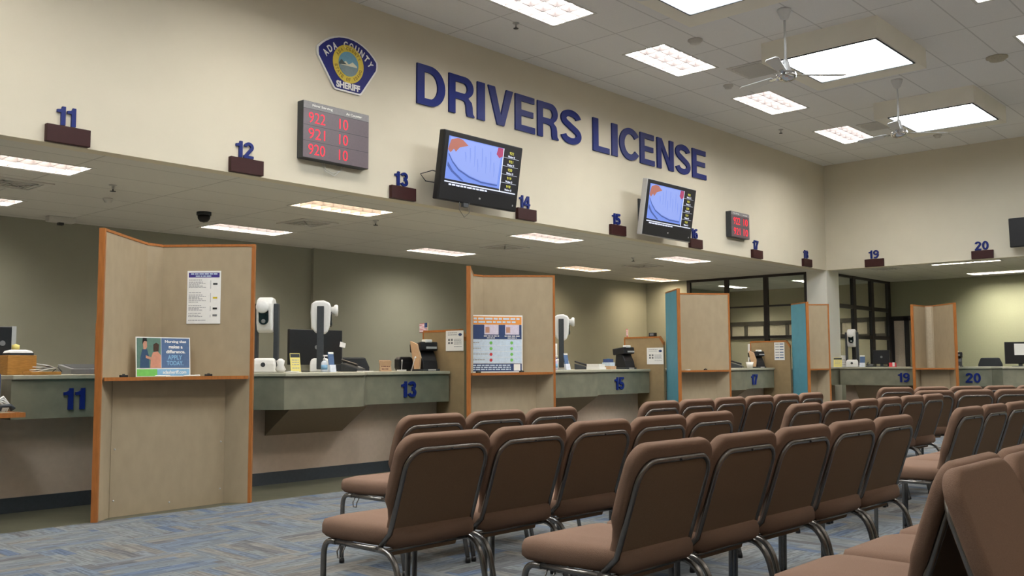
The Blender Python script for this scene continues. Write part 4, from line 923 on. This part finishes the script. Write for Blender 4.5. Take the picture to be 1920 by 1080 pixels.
p = onY(526, 690, 7.58); t = thing('plastic_bag', 'crumpled white bag beside the first camera station', 'bag', (p.x, 7.58, CT)); MB().lathe([(.03, 0), (.05, .03), (.03, .07), (.04, .11), (.012, .13)], 9).build('bag', M_white, t); MB().tube([(.05, 0, .006), (.11, -.02, .01), (.16, .01, .006), (.2, -.01, .008)], .006, 6).build('string', M_white, t)
p = onY(700, 690, 7.9); tag(MB().box(-.09, .05, -.05, .05, 0, .008).build('paper_slip', M_paper, None, (p.x-.05, 7.95, CT)), 'white paper slip left of the cardboard sign on counter 13', 'paper')
p = onY(642, 648, 8.5); t = thing('note_clip', 'cream note on a thin stalk at the monitor edge', 'note', (p.x, 8.5, CT)); MB().tube([(0, 0, 0), (0, 0, p.z-CT)], .003, 6).build('stalk', M_grey, t); MB().box(-.04, .035, -.003, .003, 0, .055, Matrix.Translation((0, 0, p.z-CT-.02)) @ Matrix.Rotation(R(12), 4, 'Y')).build('note', M_paper, t); MB().lathe([(.05, 0), (.05, .008)], 14).build('foot', M_dark, t)
# counter 11
p = onY(33, 690, 8.1); k = mpp(p)
t = thing('wooden_box', 'honey wooden box with papers on top, on counter 11', 'box', (p.x, 8.1, CT)); MB().box(-.11, .11, -.09, .09, 0, .155).build('body', M_wood, t, bevel=.004); MB().box(-.09, .09, -.08, .08, .155, .175).build('lid', M_dark, t); MB().loft([[Vector((x*s, y*s, z)) for x, y in ((-.09, -.07), (.09, -.07), (.09, .07), (-.09, .07))] for s, z in ((1, .175), (.9, .19), (.5, .2))], False).build('papers', M_paper, t)
p = onY(80, 690, 7.85); t = thing('wooden_tray', 'low wooden tray of white papers on counter 11', 'tray', (p.x, 7.85, CT)); MB().box(-.12, .11, -.09, .09, 0, .025).build('tray', M_wood, t, bevel=.003)
for i in range(4): MB().box(-.07, .07, -.05, .05, 0, .006, Matrix.Translation((-.03+.025*i, .01*i, .03+.012*i)) @ Matrix.Rotation(R(-14+9*i), 4, 'Y') @ Matrix.Rotation(R(13*i), 4, 'Z')).build('paper', M_paper, t)
p = onY(158, 690, 8.4); t = thing('signature_tablet', 'flat grey tablet on counter 11 beside the nearest booth', 'tablet', (p.x, 8.4, CT)); MB().prism([(-.14, .0), (.14, 0), (.14, .085), (-.14, .045)], -.17, .17, 'x').build('body', M_grey, t, bevel=.006); MB().prism([(-.12, .0495), (.125, .0845), (.125, .0865), (-.12, .0515)], -.14, .15, 'x').build('screen', M_dark, t)
MB().tube([(-.17, .05, .02), (-.2, .06, .06), (-.25, .08, .01)], .004, 6).build('cable', M_black, t)
p = onY(183, 669, 8.65); t = thing('webcam', 'small black webcam on a stalk beside the booth edge', 'webcam', (p.x, 8.65, CT)); MB().tube([(0, 0, 0), (0, 0, p.z-CT)], .005, 8).build('stalk', M_dark, t); MB().lathe([(.001, -.022), (.018, -.014), (.024, 0), (.018, .014), (.001, .022)], 14, (0, 0, p.z-CT)).build('camera_ball', M_black, t); MB().lathe([(.03, 0), (.03, .006)], 14).build('foot', M_dark, t)
# ledge with cables at far left
t = thing('wooden_ledge', 'orange-edged wooden ledge at the left border below counter 11', 'ledge', (2.3, 7.875, 0)); MB().box(-.6, .54, -.46, 0, .755, .78).build('top', M_lam, t); e = MB(); e.box(-.6, .56, -.48, -.46, .75, .785); e.box(.54, .56, -.46, 0, .75, .785); e.build('edge_trim', M_orange, t); MB().box(-.6, .50, -.06, 0, 0, .754).build('support', M_base, t)
t = thing('phone_terminal', 'grey terminal with a blue side on the wooden ledge at left', 'terminal', (2.64, 7.70, .7855), R(8)); MB().prism([(-.1, 0), (.1, 0), (.1, .30), (.04, .30)], -.14, .10, 'x').build('body', M_grey, t, bevel=.006); MB().box(.101, .13, -.06, .1, .10, .28).build('blue_side', M_navy, t, bevel=.004); MB().box(-.14, .10, .03, .1, .30, .42).build('top_unit', M_black, t, bevel=.006)
cb = MB()
for k in range(4): cb.tube([(2.58, 7.50+.01*k, .80), (2.66, 7.49, .85+.02*k), (2.74, 7.50, .90-.02*k), (2.79, 7.52, .84), (2.77-.02*k, 7.52, .79)], .008, 7)
tag(cb.build('cable', M_white), 'white tangled cable on the wooden ledge at left', 'cable')
t = thing('handset', 'dark handset lying before the terminal on the ledge', 'handset', (2.74, 7.445, .7855)); MB().tube([(-.05, 0, .022), (-.03, 0, .05), (.03, 0, .05), (.05, 0, .022)], [.022, .014, .014, .022], 10).build('grip', M_dark, t)
# clerks' office chairs
def office_chair(x, y, rz, label):
    t = thing('office_chair', label, 'office chair', (x, y, 0), R(rz), 'dark office chairs behind the counters')
    MB().box(-.24, .24, -.24, .24, .44, .52).build('seat', M_dark, t, bevel=.03, seg=3); MB().loft([[Vector((x_*s, y_, z)) for x_, y_ in ((-.22, .2), (.22, .2), (.22, .26), (-.22, .26))] for s, z in ((.8, .6), (1, .75), (1, 1.1), (.75, 1.22))], False).build('backrest', mat('dark_mesh', (.02, .024, .03), .8), t, bevel=.02, seg=3)
    MB().box(-.03, .03, .22, .27, .5, .7).build('back_bar', M_black, t); MB().lathe([(.03, .08), (.03, .44)], 14).build('column', M_black, t)
    for k in range(5):
        M = Matrix.Rotation(R(72*k), 4, 'Z'); MB().box(.02, .28, -.02, .02, .06, .09, M).build('base_arm', M_black, t); MB().lathe([(.001, 0), (.02, .01), (.025, .03), (.02, .05), (.001, .06)], 10, M=M @ Matrix.Translation((.28, 0, 0))).build('caster', M_dark, t)
p = onY(648, 680, 9.4); office_chair(p.x, 9.4, 160, 'dark office chair behind counter 13, its back just showing')
p = onX(1868, 682, 19.5); office_chair(p.x, p.y, 80, 'dark office chair behind counter 20')

# ------------------------------------------------------------------ waiting chairs
def wn(o): m_ = o.modifiers.new('weighted_normal', 'WEIGHTED_NORMAL'); m_.keep_sharp = False; return o
def make_chair(label, loc, rz, group):
    t = thing('waiting_chair', label, 'chair', loc, rz, group)
    # pad plane: bottom (y .115, z .405) to top (y 0, z .84)
    B0 = Vector((0, .150, .405)); U = Vector((0, -.145, .430)); LN = U.length; U = U.normalized(); NF = Vector((0, U.z, -U.y)); X = Vector((1, 0, 0))
    M = Matrix((X, NF, U)).transposed().to_4x4(); M.translation = B0          # local (x, forward, along the back)
    half = [(.205, 0), (.21, .09), (.225, .135), (.25, .175), (.254, .22), (.256, .26), (.256, LN-.085)]
    for i in range(1, 10): a = R(10*i); half.append((.171+.085*math.cos(a), LN-.085+.085*math.sin(a)))
    outl = half+[(-x, z) for x, z in reversed(half)]
    wn(MB().prism(outl[::-1], .0, .048, 'y', M).build('backrest', M_fab, t, bevel=.019, seg=4, smooth=True))
    def inner(d, r, lo): 
        h = [(.222-d, lo), (.222-d, .2), (.222-d, LN-.055-d-r)]
        for i in range(1, 7): a = R(15*i); h.append((.222-d-r+r*math.cos(a), LN-.055-d-r+r*math.sin(a)))
        return h
    h = inner(.008, .070, .055); MB().prism((h+[(-x, z) for x, z in reversed(h)])[::-1], -.010, .004, 'y', M).build('back_panel', M_fabb, t, bevel=.004)
    path = [(.222, .03, -.02)]+[(x, -.006, z) for x, z in inner(0, .078, .05)]
    pts = [M @ Vector(p) for p in path]+[M @ Vector((-x, y, z)) for x, y, z in reversed(path)]
    MB().tube(pts, .0115, 10).build('back_frame', M_tube, t)
    MB().lathe([(.006, 0), (.005, .003), (.001, .004)], 8, M=M @ Matrix.Translation((0, -.018, LN-.055)) @ Matrix.Rotation(R(90), 4, 'X')).build('frame_screw', M_black, t)
    so = [(.215, .10), (.235, .30), (.248, .50), (.235, .555), (.19, .575)]; so = so+[(-x, y) for x, y in reversed(so)]
    MB().loft([[Vector((x*s, .34+(y-.34)*s, z)) for x, y in so] for s, z in ((.94, .395), (1, .412), (1, .445), (.97, .468), (.80, .480), (.45, .486))], True).build('seat', M_fab, t, bevel=.0)
    MB().box(-.195, .160, -.014, .0, -.045, .052, M).build('rear_flap', M_fabb, t, bevel=.005)
    rl = MB()
    for s in (-1, 1): rl.tube([(s*.228, .17, .383), (s*.232, .48, .383)], .0115, 10)
    rl.tube([(-.22, .15, .383), (.22, .15, .383)], .0095, 8); rl.tube([(-.228, .45, .383), (.228, .45, .383)], .0095, 8); rl.build('seat_frame', M_tube, t)
    for s in (-1, 1):
        MB().tube([(s*.232, .46, .383)]+bez((s*.232, .49, .383), (s*.234, .54, .383), (s*.235, .542, .32))+[(s*.235, .548, .01)], .0125, 10).build('leg', M_tube, t)
        MB().tube([(s*.228, .20, .383)]+bez((s*.23, .16, .383), (s*.232, .09, .378), (s*.233, .065, .29))+[(s*.236, .0, .01)], .0125, 10).build('leg', M_tube, t)
        for y in (.545, .003): MB().lathe([(.015, 0), (.016, .012), (.013, .03)], 12, (s*.235, y, 0)).build('foot_cap', M_black, t)
    MB().tube([(-.235, .03, .135), (.235, .03, .135)], .004, 6).build('stretcher', M_tube, t)
    for s in (-1, 1): MB().tube([(s*.232, .395, .378), (s*.25, .395, .35), (s*.25, .40, .325), (s*.25, .425, .325), (s*.25, .43, .35), (s*.232, .43, .378)], .003, 6).build('ganging_hook', M_tube, t)
    return t
ORD = ['first', 'second', 'third', 'fourth', 'fifth', 'sixth', 'seventh']
GR = 'brown padded chairs of the waiting area'
first = None
def row(n, p0, d, face, desc, pitch=.52):
    """n chairs; p0 = plan point of the near end of the row's back edge, d = unit plan direction along the row, face = facing angle (rotation of +Y)"""
    global first
    for i in range(n):
        x, y = p0[0]+d[0]*pitch*(i+.5), p0[1]+d[1]*pitch*(i+.5)
        lab = 'brown padded chair, %s' % (desc % ORD[i]); j = R(random.uniform(-.7, .7))
        if first is None: first = make_chair(lab, (x, y, 0), face+j, GR)
        else: copy_thing(first, (x, y, 0), face+j, lab, GR)
row(3, (3.44, 3.90), (1, 0), 0, '%s from left in the short left row nearest the counters')
row(5, (2.49, 2.81), (1, 0), 0, '%s from left in the middle row at left')
row(5, (2.68, 1.85), (1, 0), 0, '%s from left in the large foreground row')
row(6, (5.80, 3.95), (1, .012), 0, '%s from left in the far row before the teal booths')
row(6, (6.02, 2.92), (1, .01), 0, '%s from left in far middle row')
row(5, (6.08, 1.88), (1, 0), 0, '%s from left in the right-hand row behind the aisle')
a = R(118)
row(7, (10.97, 4.26), (math.sin(a), math.cos(a)), -(a-R(90)), '%s from left in slanted row nearest counter 19')
row(5, (9.82, 3.45), (math.sin(a), math.cos(a)), -(a-R(90)), '%s from left in second slanted row')
row(4, (2.70, .855), (1, 0), 0, '%s from left in nearest row at bottom right')
for i in range(3): copy_thing(first, (2.78-.26+.52*(i+.5), .862, 0), math.pi, 'brown padded chair facing the viewer at bottom right, %s' % ['nearest and largest','second beside the right edge','third past the right edge'][i], GR)

# ------------------------------------------------------------------ render look
w = bpy.data.worlds.new('world'); scene.world = w; w.use_nodes = True; w.node_tree.nodes['Background'].inputs['Color'].default_value = (.5, .55, .6, 1); w.node_tree.nodes['Background'].inputs['Strength'].default_value = .02
vs = scene.view_settings; scene.display_settings.display_device = 'sRGB'; vs.view_transform = 'Standard'; vs.look = 'None'; vs.gamma = 1; vs.use_curve_mapping = False; vs.exposure = EXPOSURE
scene.cycles.max_bounces = 8; scene.cycles.diffuse_bounces = 5; scene.cycles.sample_clamp_indirect = 6; scene.cycles.use_denoising = True
